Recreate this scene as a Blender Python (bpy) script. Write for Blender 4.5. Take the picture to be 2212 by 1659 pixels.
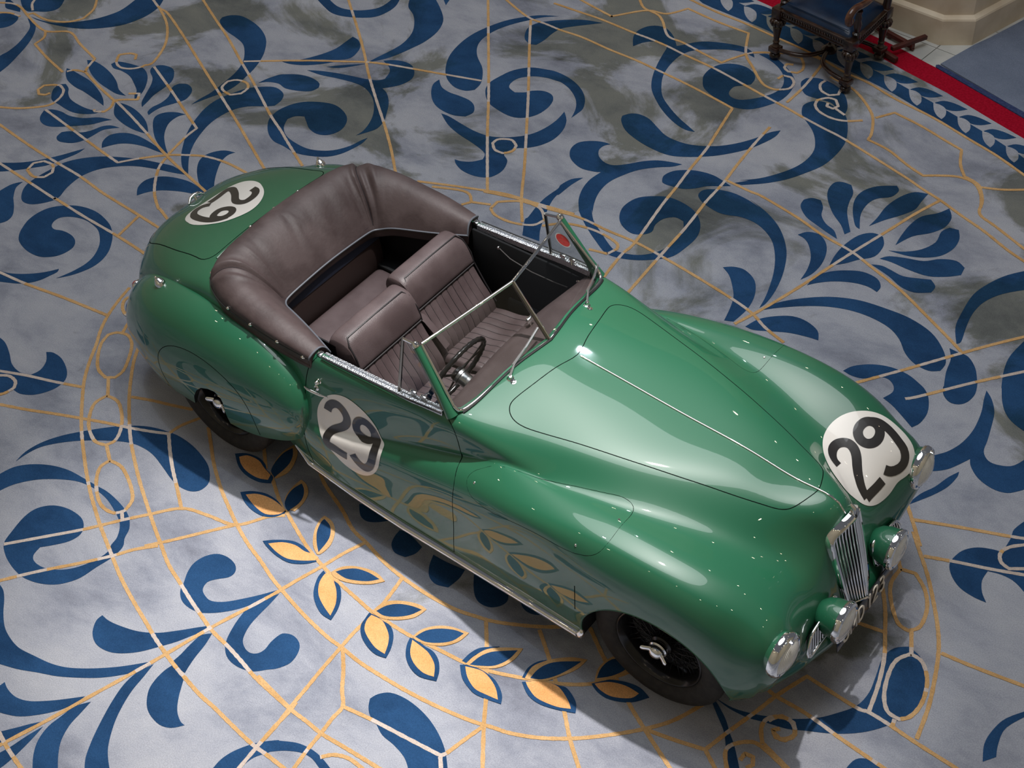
import bpy, bmesh, math, random
import numpy as np
from mathutils import Vector, Matrix
from mathutils.bvhtree import BVHTree
random.seed(7)
for _o in list(bpy.data.objects): bpy.data.objects.remove(_o, do_unlink=True)
scene = bpy.context.scene
COL = scene.collection

# ------------------------------------------------------------------ camera
cam_d = bpy.data.cameras.new('camera'); cam = bpy.data.objects.new('camera', cam_d); COL.objects.link(cam)
cam_d.sensor_fit = 'HORIZONTAL'; cam_d.sensor_width = 36.0
cam_d.lens = 36.0 * 3240.36 / 2212.0
cam_d.clip_start = 0.1; cam_d.clip_end = 100
_M = Matrix.Rotation(0.68282066, 4, 'Z') @ Matrix.Rotation(0.79409651, 4, 'X') @ Matrix.Rotation(-0.05432966, 4, 'Z')
cam.matrix_world = Matrix.Translation((3.39070316, -4.1607213, 5.91182072)) @ _M
scene.camera = cam

# ------------------------------------------------------------------ world, lights, exposure
w = bpy.data.worlds.new('world'); scene.world = w; w.use_nodes = True
bg = w.node_tree.nodes['Background']; bg.inputs[0].default_value = (0.70, 0.73, 0.82, 1); bg.inputs[1].default_value = 0.12
vs = scene.view_settings
vs.view_transform = 'Standard'; vs.look = 'None'; vs.gamma = 1; vs.use_curve_mapping = False; vs.exposure = 0.16

def area(name, loc, target, size, power, color, sizey=None, spread=180):
    d = bpy.data.lights.new(name, 'AREA'); d.energy = power; d.color = color
    d.shape = 'RECTANGLE' if sizey else 'DISK'; d.size = size
    if sizey: d.size_y = sizey
    d.spread = math.radians(spread)
    o = bpy.data.objects.new(name, d); COL.objects.link(o); o.location = loc
    o.rotation_euler = (Vector(target) - Vector(loc)).to_track_quat('-Z', 'Y').to_euler()
    return o
#LIGHTS
area('rotunda_laylight', (-1.0, 2.0, 10.5), (-.6, 1.0, 0), 8.0, 440, (0.94, 0.97, 1.0))
def spot(name, loc, target, power, color, cone, blend=1.0, radius=.2):
    d = bpy.data.lights.new(name, 'SPOT'); d.energy = power; d.color = color; d.spot_size = math.radians(cone); d.spot_blend = blend; d.shadow_soft_size = radius
    o = bpy.data.objects.new(name, d); COL.objects.link(o); o.location = loc
    o.rotation_euler = (Vector(target) - Vector(loc)).to_track_quat('-Z', 'Y').to_euler(); return o
spot('key_spot', (.1, 1.15, 8.6), (.20, -.95, 0), 3500, (1.0, 0.955, 0.92), 34, 1.0, .10)
spot('side_spot', (-2.4, 6.3, 9.0), (.2, .3, .3), 330, (.80, .91, 1.0), 34, 1.0, .05)
spot('rear_spot', (-2.7, -.1, 9.0), (-.2, -.4, .3), 200, (.80, .91, 1.0), 34, 1.0, .07)
for _i in range(22):
    _a = 2*math.pi*_i/22+.2; d = bpy.data.lights.new('gallery_bulb', 'POINT'); d.energy = 7; d.color = (1.0, .80, .58); d.shadow_soft_size = .05
    o = bpy.data.objects.new('gallery_bulb', d); COL.objects.link(o); o.location = (-.3+6.2*math.cos(_a), .4+6.2*math.sin(_a), 5.6+.7*(_i % 3))

# ------------------------------------------------------------------ materials
def principled(name, color, rough=0.5, metal=0.0, spec=0.5, coat=0.0, coat_rough=0.03, trans=0.0, ior=1.45, emis=None):
    m = bpy.data.materials.new(name); m.use_nodes = True
    b = m.node_tree.nodes['Principled BSDF']
    c = tuple(color) + (1,) if len(color) == 3 else color
    b.inputs['Base Color'].default_value = c; b.inputs['Roughness'].default_value = rough
    b.inputs['Metallic'].default_value = metal; b.inputs['Specular IOR Level'].default_value = spec
    b.inputs['Coat Weight'].default_value = coat; b.inputs['Coat Roughness'].default_value = coat_rough
    b.inputs['Transmission Weight'].default_value = trans; b.inputs['IOR'].default_value = ior
    return m
def srgb(r, g, b):
    f = lambda c: (c/255/12.92) if c/255 <= 0.04045 else ((c/255+0.055)/1.055)**2.4
    return (f(r), f(g), f(b))
def noise_mix(m, c1, c2, scale=8, detail=4, lo=0.4, hi=0.6, bump=0.0, bscale=None, rough_var=None):
    nt = m.node_tree; N = nt.nodes; L = nt.links; b = N['Principled BSDF']
    tc = N.new('ShaderNodeTexCoord'); n = N.new('ShaderNodeTexNoise'); n.inputs['Scale'].default_value = scale; n.inputs['Detail'].default_value = detail
    L.new(tc.outputs['Object'], n.inputs['Vector'])
    r = N.new('ShaderNodeValToRGB'); r.color_ramp.elements[0].position = lo; r.color_ramp.elements[1].position = hi
    r.color_ramp.elements[0].color = tuple(c1)+(1,); r.color_ramp.elements[1].color = tuple(c2)+(1,)
    L.new(n.outputs['Fac'], r.inputs['Fac']); L.new(r.outputs['Color'], b.inputs['Base Color'])
    if bump:
        n2 = N.new('ShaderNodeTexNoise'); n2.inputs['Scale'].default_value = bscale or scale*8; n2.inputs['Detail'].default_value = 3
        L.new(tc.outputs['Object'], n2.inputs['Vector'])
        bp = N.new('ShaderNodeBump'); bp.inputs['Strength'].default_value = bump; bp.inputs['Distance'].default_value = 0.004
        L.new(n2.outputs['Fac'], bp.inputs['Height']); L.new(bp.outputs['Normal'], b.inputs['Normal'])
    return m
M_green = principled('green_paint', srgb(30, 94, 66), 0.42, 0.0, 0.4, coat=1.0, coat_rough=0.02)
M_chrome = principled('chrome', (0.86, 0.86, 0.85), 0.06, 1.0)
M_alu = principled('brushed_aluminium', (0.74, 0.75, 0.77), 0.28, 1.0)
M_tyre = noise_mix(principled('tyre_rubber', (0.018, 0.016, 0.013), 0.75), (0.014, 0.012, 0.010), (0.024, 0.021, 0.017), 30, bump=0.2)
M_black = principled('black_trim', (0.008, 0.009, 0.010), 0.6)
M_blackgloss = principled('black_enamel', (0.010, 0.010, 0.011), 0.18)
M_gap = principled('panel_gap_shadow', (0.003, 0.008, 0.006), 0.9, spec=0.1)
M_white = principled('white_decal', srgb(226, 222, 216), 0.32, coat=0.6)
M_digit = principled('black_decal', srgb(40, 38, 38), 0.32, coat=0.6)
M_leather = noise_mix(principled('brown_leather', (0.10, 0.075, 0.075), 0.42), srgb(76, 64, 65), srgb(88, 76, 77), 6, bump=0.25, bscale=260)
M_seam = principled('dark_piping', (0.018, 0.016, 0.018), 0.5)
M_bag = noise_mix(principled('hood_cloth', (0.1, 0.07, 0.07), 0.55), srgb(64, 52, 52), srgb(80, 68, 68), 5, bump=0.3, bscale=45)
M_carpetin = principled('black_interior_carpet', (0.007, 0.008, 0.010), 0.95)
M_navy = principled('navy_lining', srgb(38, 46, 66), 0.8)
M_glass = principled('window_glass', (1, 1, 1), 0.0, spec=0.5, trans=1.0, ior=1.0)
def make_glass(name, tint, refl=0.045):
    m = bpy.data.materials.new(name); m.use_nodes = True; nt = m.node_tree; nt.nodes.clear()
    o = nt.nodes.new('ShaderNodeOutputMaterial'); t = nt.nodes.new('ShaderNodeBsdfTransparent'); g = nt.nodes.new('ShaderNodeBsdfGlossy')
    t.inputs[0].default_value = tuple(tint)+(1,); g.inputs['Roughness'].default_value = 0.02
    lw = nt.nodes.new('ShaderNodeLayerWeight'); lw.inputs[0].default_value = .5
    pw = nt.nodes.new('ShaderNodeMath'); pw.operation = 'POWER'; pw.inputs[1].default_value = 4; nt.links.new(lw.outputs['Facing'], pw.inputs[0])
    f = nt.nodes.new('ShaderNodeMath'); f.operation = 'MULTIPLY_ADD'; f.inputs[1].default_value = .7; f.inputs[2].default_value = refl; nt.links.new(pw.outputs[0], f.inputs[0])
    mx = nt.nodes.new('ShaderNodeMixShader')
    nt.links.new(f.outputs[0], mx.inputs[0]); nt.links.new(t.outputs[0], mx.inputs[1]); nt.links.new(g.outputs[0], mx.inputs[2]); nt.links.new(mx.outputs[0], o.inputs[0])
    return m
M_glass = make_glass('window_glass', (0.82, 0.84, 0.83))
M_lens = principled('lamp_lens', (0.88, 0.86, 0.80), 0.25, 0.0, coat=1.0)
def _flute(m):
    nt = m.node_tree; N = nt.nodes; L = nt.links; tc = N.new('ShaderNodeTexCoord'); v = N.new('ShaderNodeTexWave'); v.bands_direction = 'Y'; v.inputs['Scale'].default_value = 38; v.inputs['Distortion'].default_value = .4
    L.new(tc.outputs['Object'], v.inputs['Vector']); b = N.new('ShaderNodeBump'); b.inputs['Strength'].default_value = .6; b.inputs['Distance'].default_value = .004
    L.new(v.outputs['Fac'], b.inputs['Height']); L.new(b.outputs['Normal'], N['Principled BSDF'].inputs['Normal'])
_flute(M_lens)

M_piping = principled('grey_piping', srgb(96, 100, 108), 0.45)
M_dkleather = principled('dark_brown_leather', srgb(52, 40, 38), 0.5)
M_dchrome = principled('dark_nickel', (0.30, 0.28, 0.25), 0.22, 1.0)
M_seamgrey = principled('grey_rubber', (0.05, 0.045, 0.045), 0.5)
M_blackvoid = principled('grille_shade_black', (0.004, 0.004, 0.005), 0.8)  # near-black sheets that paint in the shade behind the grille slats
def paper(name, color):
    m = principled(name, color, .5); nt = m.node_tree; N = nt.nodes; L = nt.links; t = N.new('ShaderNodeBsdfTranslucent'); t.inputs[0].default_value = tuple(color)+(1,); mx = N.new('ShaderNodeMixShader'); mx.inputs[0].default_value = .6
    L.new(N['Principled BSDF'].outputs[0], mx.inputs[1]); L.new(t.outputs[0], mx.inputs[2]); L.new(mx.outputs[0], N['Material Output'].inputs[0]); return m
M_red = paper('red_sticker', srgb(240, 78, 72)); M_paper = paper('white_sticker', srgb(240, 236, 234))
M_redlens = principled('red_lens', (0.35, 0.01, 0.01), 0.1, coat=1.0)
M_plate = principled('cream_letter', srgb(226, 218, 204), 0.4)
M_lensglass = make_glass('lens_glass', (0.93, 0.92, 0.88))
M_reflect = principled('lamp_reflector', (0.82, 0.78, 0.70), 0.28, 0.9)
M_rail = principled('knurled_rail', (0.62, 0.64, 0.68), 0.35, 1.0)
def _knurl(m):
    nt = m.node_tree; N = nt.nodes; L = nt.links; tc = N.new('ShaderNodeTexCoord'); v = N.new('ShaderNodeTexVoronoi'); v.inputs['Scale'].default_value = 130
    L.new(tc.outputs['Object'], v.inputs['Vector']); b = N.new('ShaderNodeBump'); b.inputs['Strength'].default_value = .7; b.inputs['Distance'].default_value = .003
    L.new(v.outputs['Distance'], b.inputs['Height']); L.new(b.outputs['Normal'], N['Principled BSDF'].inputs['Normal'])
_knurl(M_rail)

# ------------------------------------------------------------------ helpers
def mkobj(name, verts, faces, mat, parent=None, smooth=True, label=None, normals=None):
    me = bpy.data.meshes.new(name)
    me.from_pydata([tuple(map(float, v)) for v in verts], [], [tuple(int(i) for i in f) for f in faces]); me.update()
    mats = mat if isinstance(mat, (list, tuple)) else [mat]
    for m in mats: me.materials.append(m)
    if smooth: me.shade_smooth()
    if normals is not None: me.normals_split_custom_set_from_vertices([tuple(n) for n in normals])
    o = bpy.data.objects.new(name, me); COL.objects.link(o)
    if parent: o.parent = parent
    if label: o['label'] = label
    return o
def sharpen(o, deg=35):
    bm = bmesh.new(); bm.from_mesh(o.data)
    for e in bm.edges:
        if len(e.link_faces) == 2 and e.calc_face_angle(0) > math.radians(deg): e.smooth = False
    bm.to_mesh(o.data); bm.free(); return o
def empty(name, label, cat, loc=(0, 0, 0), rz=0, group=None):
    o = bpy.data.objects.new(name, None); COL.objects.link(o); o.location = loc; o.rotation_euler = (0, 0, rz)
    o['label'] = label; o['category'] = cat; o.empty_display_size = 0.1
    if group: o['group'] = group
    return o
def part_empty(name, parent):
    o = bpy.data.objects.new(name, None); COL.objects.link(o); o.parent = parent; o.empty_display_size = 0.05; return o
def spl(t, P, n):
    """natural cubic spline through P (m,d) at parameters t, sampled at n (array)"""
    t = np.asarray(t, float); P = np.asarray(P, float); m = len(t); h = np.diff(t)
    if m == 2: return P[0] + (P[1]-P[0])*((n-t[0])/h[0])[:, None]
    A = np.zeros((m, m)); R = np.zeros((m,)+P.shape[1:])
    A[0, 0] = A[-1, -1] = 1
    for i in range(1, m-1):
        A[i, i-1] = h[i-1]; A[i, i] = 2*(h[i-1]+h[i]); A[i, i+1] = h[i]
        R[i] = 6*((P[i+1]-P[i])/h[i]-(P[i]-P[i-1])/h[i-1])
    S = np.linalg.solve(A, R.reshape(m, -1)).reshape(R.shape)
    i = np.clip(np.searchsorted(t, n)-1, 0, m-2); d = n-t[i]; hh = h[i]
    sh = (slice(None),)+(None,)*(P.ndim-1); d = d[sh]; hh = hh[sh]
    return P[i]+d*((P[i+1]-P[i])/hh-hh*(2*S[i]+S[i+1])/6)+d*d*S[i]/2+d**3*(S[i+1]-S[i])/(6*hh)
def chord(G):   # G (j,k,3): mean chord param along axis 0
    d = np.sqrt((np.diff(G, axis=0)**2).sum(-1)).mean(1)**0.75
    return np.r_[0, np.cumsum(d)]
def surf(G, nj, nk):
    """smooth surface through a control grid G (j,k,3); nj,nk samples per control span"""
    tj = chord(G); nj_ = np.concatenate([np.linspace(tj[i], tj[i+1], nj, endpoint=False) for i in range(len(tj)-1)]+[[tj[-1]]])
    A = spl(tj, G, nj_)
    B = np.swapaxes(A, 0, 1); tk = chord(np.swapaxes(G, 0, 1)); nk_ = np.concatenate([np.linspace(tk[i], tk[i+1], nk, endpoint=False) for i in range(len(tk)-1)]+[[tk[-1]]])
    return np.swapaxes(spl(tk, B, nk_), 0, 1)
def gridfaces(a, b, closed_b=False, off=0, flip=False):
    F = []
    for i in range(a-1):
        for j in range(b if closed_b else b-1):
            q = (off+i*b+j, off+i*b+(j+1) % b, off+(i+1)*b+(j+1) % b, off+(i+1)*b+j)
            F.append(q[::-1] if flip else q)
    return F
def gridnormals(S):
    du = np.gradient(S, axis=0); dv = np.gradient(S, axis=1); n = np.cross(du, dv)
    return n/np.maximum(np.linalg.norm(n, axis=-1, keepdims=True), 1e-9)
def curve_pts(P, n=8, closed=False):
    P = np.array(P, float)
    if closed: P = np.vstack([P, P[:1]])
    if closed:
        k = 3; Q = np.vstack([P[-1-k:-1], P, P[1:1+k]]); t = np.r_[0, np.cumsum(np.linalg.norm(np.diff(Q, axis=0), axis=1))]
        tt = np.concatenate([np.linspace(t[i], t[i+1], n, endpoint=False) for i in range(k, len(P)-1+k)])
        return spl(t, Q, tt)
    t = np.r_[0, np.cumsum(np.linalg.norm(np.diff(P, axis=0), axis=1))]
    tt = np.concatenate([np.linspace(t[i], t[i+1], n, endpoint=False) for i in range(len(P)-1)]+[[t[-1]]])
    return spl(t, P, tt)
def tube_mesh(P, r, seg=8, closed=False, flat=1.0, up=None, caps=True):
    P = np.array(P, float); n = len(P)
    if np.isscalar(r): r = np.full(n, r)
    T = np.gradient(P, axis=0) if not closed else (np.roll(P, -1, 0)-np.roll(P, 1, 0))
    T /= np.maximum(np.linalg.norm(T, axis=1, keepdims=True), 1e-9)
    V = []; u = np.array(up if up is not None else (0, 0, 1.0)); prev = None
    for i in range(n):
        if up is None and prev is not None: u0 = prev
        else: u0 = u
        if abs(np.dot(u0, T[i])) > .98 and prev is None: u0 = np.array((0, 1.0, 0))
        a = u0-T[i]*np.dot(u0, T[i]); a /= max(np.linalg.norm(a), 1e-9); prev = a; b = np.cross(T[i], a)
        for s in range(seg):
            th = 2*math.pi*s/seg; V.append(P[i]+r[i]*(flat*math.cos(th)*a+math.sin(th)*b))
    F = gridfaces(n, seg, True)
    if closed: F += [((n-1)*seg+j, (n-1)*seg+(j+1) % seg, (j+1) % seg, j) for j in range(seg)]
    elif caps: F += [tuple(range(seg))[::-1], tuple((n-1)*seg+j for j in range(seg))]
    return V, F
def tube(name, P, r, mat, parent=None, seg=8, closed=False, flat=1.0, up=None, **k):
    V, F = tube_mesh(P, r, seg, closed, flat, up); o = mkobj(name, V, F, mat, parent, **k); return sharpen(o, 50)
def lathe_mesh(prof, seg=24, M=None):
    V = []; n = len(prof)
    for (r, z) in prof:
        for s in range(seg):
            th = 2*math.pi*s/seg; V.append((r*math.cos(th), r*math.sin(th), z))
    F = gridfaces(n, seg, True)
    F += [tuple(range(seg))[::-1], tuple((n-1)*seg+j for j in range(seg))]
    if M is not None: V = [tuple(M @ Vector(v)) for v in V]
    return V, F
def lathe(name, prof, mat, parent=None, seg=24, M=None, deg=35, **k):
    V, F = lathe_mesh(prof, seg, M); o = mkobj(name, V, F, mat, parent, **k)
    bm = bmesh.new(); bm.from_mesh(o.data); bmesh.ops.remove_doubles(bm, verts=bm.verts, dist=1e-5); bmesh.ops.recalc_face_normals(bm, faces=bm.faces); bm.to_mesh(o.data); bm.free()
    return sharpen(o, deg)
def frame(loc, zdir, xdir=(0, 0, 1)):
    z = Vector(zdir).normalized(); x = Vector(xdir); x = (x - z*x.dot(z)).normalized(); y = z.cross(x)
    m = Matrix((x, y, z)).transposed().to_4x4(); m.translation = Vector(loc); return m
def box_mesh(x0, x1, y0, y1, z0, z1):
    V = [(x, y, z) for z in (z0, z1) for y in (y0, y1) for x in (x0, x1)]
    return V, [(0, 2, 3, 1), (4, 5, 7, 6), (0, 1, 5, 4), (2, 6, 7, 3), (0, 4, 6, 2), (1, 3, 7, 5)]
def join(*ms):
    V = []; F = []
    for v, f in ms:
        o = len(V); V += list(v); F += [tuple(i+o for i in q) for q in f]
    return V, F
def xform(vf, M): return [tuple(M @ Vector(tuple(map(float, v)))) for v in vf[0]], vf[1]
def rbox(name, dims, mat, parent=None, bev=0.02, seg=3, M=None, sub=None, **k):
    bm = bmesh.new(); bmesh.ops.create_cube(bm, size=1.0)
    for v in bm.verts: v.co = Vector((v.co.x*dims[0], v.co.y*dims[1], v.co.z*dims[2]))
    bmesh.ops.bevel(bm, geom=list(bm.edges), offset=bev, segments=seg, profile=0.5, affect='EDGES')
    if M is not None: bm.transform(M)
    me = bpy.data.meshes.new(name); bm.to_mesh(me); bm.free(); me.materials.append(mat); me.shade_smooth()
    o = bpy.data.objects.new(name, me); COL.objects.link(o)
    if parent: o.parent = parent
    for kk, vv in k.items(): o[kk] = vv
    return sharpen(o, 40)
# ================================================================== CAR BODY
car = empty('sports_car', 'green open two-seater vintage sports car with white 29 roundels parked on the patterned carpet', 'car')
# control sections: half body, 12 columns from centre line to sill; entries (x, y, z)
def st(x, yz): return [(x, y, z) for y, z in yz]
BODY = [
 [(-2.215, 0, .26), (-2.21, .16, .26), (-2.19, .30, .26), (-2.16, .40, .26), (-2.12, .46, .26), (-2.10, .48, .26), (-2.08, .49, .26), (-2.06, .50, .26), (-2.04, .50, .26), (-2.02, .50, .26), (-2.0, .50, .26), (-1.98, .50, .26)],
 [(-2.275, 0, .38), (-2.27, .16, .38), (-2.25, .30, .38), (-2.21, .40, .375), (-2.16, .46, .365), (-2.13, .485, .355), (-2.11, .495, .345), (-2.09, .50, .335), (-2.06, .505, .32), (-2.04, .505, .30), (-2.02, .505, .285), (-2.0, .505, .26)],
 [(-2.29, 0, .56), (-2.285, .16, .555), (-2.265, .30, .545), (-2.225, .40, .52), (-2.17, .47, .49), (-2.14, .495, .46), (-2.12, .505, .43), (-2.09, .51, .40), (-2.07, .51, .37), (-2.05, .51, .34), (-2.03, .51, .30), (-2.01, .51, .26)],
 [(-2.245, 0, .71), (-2.24, .16, .705), (-2.215, .30, .69), (-2.175, .40, .655), (-2.13, .48, .605), (-2.10, .505, .56), (-2.08, .515, .51), (-2.06, .52, .46), (-2.04, .52, .41), (-2.02, .52, .36), (-2.0, .52, .31), (-1.98, .52, .26)],
 [(-2.12, 0, .822), (-2.112, .17, .815), (-2.09, .32, .795), (-2.06, .42, .76), (-2.02, .50, .70), (-2.0, .53, .64), (-1.99, .54, .57), (-1.97, .545, .51), (-1.96, .545, .45), (-1.94, .545, .38), (-1.92, .545, .32), (-1.90, .545, .26)],
 [(-1.93, 0, .918), (-1.925, .18, .910), (-1.91, .34, .888), (-1.90, .45, .852), (-1.88, .53, .79), (-1.87, .555, .72), (-1.86, .565, .64), (-1.85, .57, .56), (-1.84, .57, .48), (-1.83, .57, .40), (-1.82, .57, .33), (-1.81, .57, .26)],
 st(-1.70, [(0, .998), (.20, .990), (.38, .968), (.49, .937), (.56, .89), (.58, .82), (.59, .73), (.59, .64), (.59, .55), (.59, .45), (.59, .36), (.58, .26)]),
 st(-1.50, [(0, 1.062), (.22, 1.055), (.42, 1.035), (.54, 1.008), (.60, .965), (.615, .89), (.62, .79), (.62, .69), (.62, .59), (.62, .48), (.62, .38), (.60, .26)]),
 st(-1.25, [(0, 1.065), (.24, 1.06), (.48, 1.045), (.60, 1.02), (.645, .98), (.655, .90), (.655, .80), (.655, .70), (.655, .60), (.655, .50), (.655, .40), (.64, .26)]),
 st(-1.0, [(0, 1.03), (.25, 1.025), (.50, 1.01), (.615, .995), (.655, .96), (.668, .88), (.675, .79), (.68, .69), (.69, .59), (.695, .49), (.695, .39), (.68, .26)]),
 st(-.75, [(0, 1.0), (.25, .995), (.50, .98), (.61, .965), (.65, .935), (.675, .84), (.718, .67), (.742, .565), (.752, .52), (.758, .45), (.755, .36), (.74, .245)]),
 st(-.42, [(0, 1.0), (.25, .995), (.50, .98), (.605, .97), (.645, .942), (.668, .84), (.690, .652), (.724, .597), (.749, .54), (.758, .45), (.763, .35), (.76, .225)]),
 st(-.10, [(0, 1.02), (.25, 1.015), (.50, 1.0), (.60, .988), (.638, .958), (.652, .86), (.656, .735), (.703, .676), (.744, .585), (.756, .46), (.766, .34), (.768, .215)]),
 st(.20, [(0, 1.075), (.23, 1.062), (.47, 1.02), (.57, .998), (.622, .955), (.632, .87), (.634, .812), (.688, .764), (.752, .665), (.768, .49), (.775, .34), (.772, .212)]),
 st(.42, [(0, 1.064), (.23, 1.055), (.455, 1.006), (.54, .975), (.595, .930), (.612, .885), (.626, .868), (.728, .812), (.785, .695), (.80, .52), (.795, .35), (.78, .212)]),
 st(.72, [(0, 1.034), (.22, 1.027), (.405, .996), (.48, .965), (.545, .918), (.585, .894), (.62, .893), (.76, .862), (.812, .755), (.825, .58), (.825, .40), (.79, .22)]),
 st(1.05, [(0, 1.002), (.19, .998), (.335, .976), (.41, .945), (.49, .908), (.56, .898), (.65, .918), (.77, .893), (.83, .79), (.845, .65), (.845, .45), (.81, .235)]),
 st(1.38, [(0, .973), (.14, .968), (.245, .940), (.32, .903), (.40, .868), (.50, .872), (.64, .908), (.765, .885), (.825, .785), (.845, .63), (.84, .43), (.80, .25)]),
 st(1.62, [(0, .940), (.10, .932), (.172, .902), (.235, .850), (.32, .80), (.44, .812), (.60, .862), (.735, .838), (.803, .735), (.825, .59), (.818, .42), (.78, .27)]),
 [(1.80, 0, .918), (1.80, .065, .895), (1.795, .11, .845), (1.795, .16, .77), (1.80, .255, .705), (1.80, .39, .725), (1.79, .57, .795), (1.78, .70, .775), (1.775, .772, .665), (1.77, .795, .535), (1.76, .79, .40), (1.745, .755, .285)],
 [(1.865, 0, .80), (1.86, .07, .77), (1.855, .12, .71), (1.86, .18, .645), (1.868, .28, .605), (1.872, .41, .63), (1.878, .565, .725), (1.875, .69, .715), (1.862, .752, .62), (1.835, .768, .49), (1.815, .762, .385), (1.79, .727, .29)],
 [(1.915, 0, .62), (1.905, .08, .60), (1.90, .14, .56), (1.90, .20, .52), (1.905, .29, .49), (1.915, .42, .50), (1.932, .56, .58), (1.93, .665, .585), (1.905, .715, .515), (1.87, .737, .44), (1.845, .732, .365), (1.815, .70, .29)],
 [(1.955, 0, .44), (1.945, .08, .435), (1.935, .15, .42), (1.93, .22, .405), (1.928, .30, .395), (1.922, .43, .395), (1.922, .56, .445), (1.915, .65, .46), (1.888, .69, .42), (1.855, .705, .375), (1.835, .70, .33), (1.81, .675, .285)],
 [(1.985, 0, .375), (1.983, .08, .375), (1.98, .16, .37), (1.97, .24, .365), (1.952, .32, .36), (1.925, .44, .36), (1.89, .55, .365), (1.875, .625, .365), (1.858, .665, .35), (1.838, .68, .33), (1.82, .675, .305), (1.80, .65, .28)],
 [(1.995, 0, .325), (1.993, .08, .325), (1.99, .16, .322), (1.98, .24, .32), (1.96, .32, .318), (1.93, .44, .315), (1.888, .55, .315), (1.87, .615, .315), (1.85, .65, .308), (1.832, .66, .30), (1.815, .655, .29), (1.795, .63, .275)],
 [(1.985, 0, .27), (1.983, .08, .27), (1.98, .16, .27), (1.968, .24, .27), (1.946, .32, .27), (1.915, .44, .27), (1.873, .55, .27), (1.855, .60, .27), (1.838, .63, .27), (1.822, .64, .27), (1.805, .635, .27), (1.785, .61, .27)],
]
G = np.array(BODY, float)
_KC = {11: (-.42, .700, .612), 10: (-.75, .733, .60), 12: (-.10, .664, .700), 13: (.20, .641, .787), 14: (.42, .650, .858), 15: (.72, .672, .895)}
G = np.insert(G, 7, .5625*(G[:, 6]+G[:, 7])-.0625*(G[:, 5]+G[:, 8]), axis=1)
for _j, _v in _KC.items(): G[_j, 7] = _v
for _j, _dx, _dz in ((0, -.02, 0), (1, -.025, 0), (2, -.03, .01), (3, -.03, .02), (4, -.03, .025), (5, -.02, .022), (6, 0, .012)):
    G[_j, :7, 0] += _dx; G[_j, :6, 2] += _dz; G[_j, 1:5, 2] += (0, 0, .010, .030, .034, .030, .012)[_j]; G[_j, 0, 2] += (0, 0, .010, .022, .022, .016, .004)[_j]; G[_j, 2:6, 1] += .016 if _j > 1 else 0; G[_j, 0:5, 0] -= (0, .01, .015, .015, .01, 0, 0)[_j]
Gf = np.concatenate([G[:, :0:-1]*np.array([1, -1, 1.0]), G], axis=1)   # mirror: right side (y<0) first
S = surf(Gf, 7, 5)
nS, mS = S.shape[:2]
SN = gridnormals(S)
if SN[nS//2, mS//2, 2] < 0: SN = -SN
skinV = S.reshape(-1, 3); skinN = SN.reshape(-1, 3); skinF = gridfaces(nS, mS)
_a = skinV[skinF[len(skinF)//2][0]]
HULL = BVHTree.FromPolygons([tuple(v) for v in skinV], skinF)
# rear wing: ring sections, x / crest y,z / outer y / outer z / bottom z
RW = [(-.712, .730, .63, .740, .61, .59), (-.73, .708, .715, .778, .61, .49), (-.785, .690, .795, .808, .61, .43), (-.91, .668, .877, .830, .61, .37), (-1.10, .652, .925, .842, .60, .315),
      (-1.37, .640, .932, .845, .58, .30), (-1.62, .622, .908, .832, .56, .285), (-1.83, .595, .858, .805, .53, .275), (-2.01, .560, .775, .745, .48, .27), (-2.14, .515, .66, .68, .43, .265), (-2.21, .47, .53, .60, .38, .265), (-2.235, .44, .43, .53, .34, .27)]
def wing_sections():
    out = []
    for x, cy, cz, oy, oz, zb in RW:
        iw = min(.09, cz-zb)*1.0; h = cz-oz
        row = [(x, cy-.14 if x < -.72 else cy-.05, zb), (x, cy-.14 if x < -.72 else cy-.05, zb+.45*(cz-zb))]
        for a in (-62, -30, 0, 30, 58, 80):
            s = math.sin(math.radians(a)); c = math.cos(math.radians(a))
            if a < 0: row.append((x, cy+s*(.14 if x < -.72 else .05), oz+h*(c**.7)))
            else: row.append((x, cy+(oy-cy)*s, oz+h*c))
        row += [(x, oy, oz-.25*(oz-zb)), (x, oy-.012, oz-.65*(oz-zb)), (x, oy-.035, zb)]
        out.append(row)
    return np.array(out, float)
WS = surf(wing_sections(), 7, 4)
WN = gridnormals(WS)
if WN[WS.shape[0]//2, WS.shape[1]//2+6, 2] < 0: WN = -WN
def solid(Sg, name, mat, bottom_rows=True):
    """closed solid from an open surface grid whose two long borders are joined by a flat underside"""
    a, b = Sg.shape[:2]; V = Sg.reshape(-1, 3).tolist(); F = gridfaces(a, b)
    for i in range(a-1): F.append((i*b, (i+1)*b, (i+1)*b+b-1, i*b+b-1))
    F.append(tuple(range(b))); F.append(tuple((a-1)*b+j for j in range(b))[::-1])
    bm = bmesh.new(); vs_ = [bm.verts.new(v) for v in V]
    for f in F:
        try: bm.faces.new([vs_[i] for i in f])
        except ValueError: pass
    bmesh.ops.recalc_face_normals(bm, faces=bm.faces)
    me = bpy.data.meshes.new(name); bm.to_mesh(me); bm.free(); me.materials.append(mat)
    o = bpy.data.objects.new(name, me); COL.objects.link(o); return o
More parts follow.
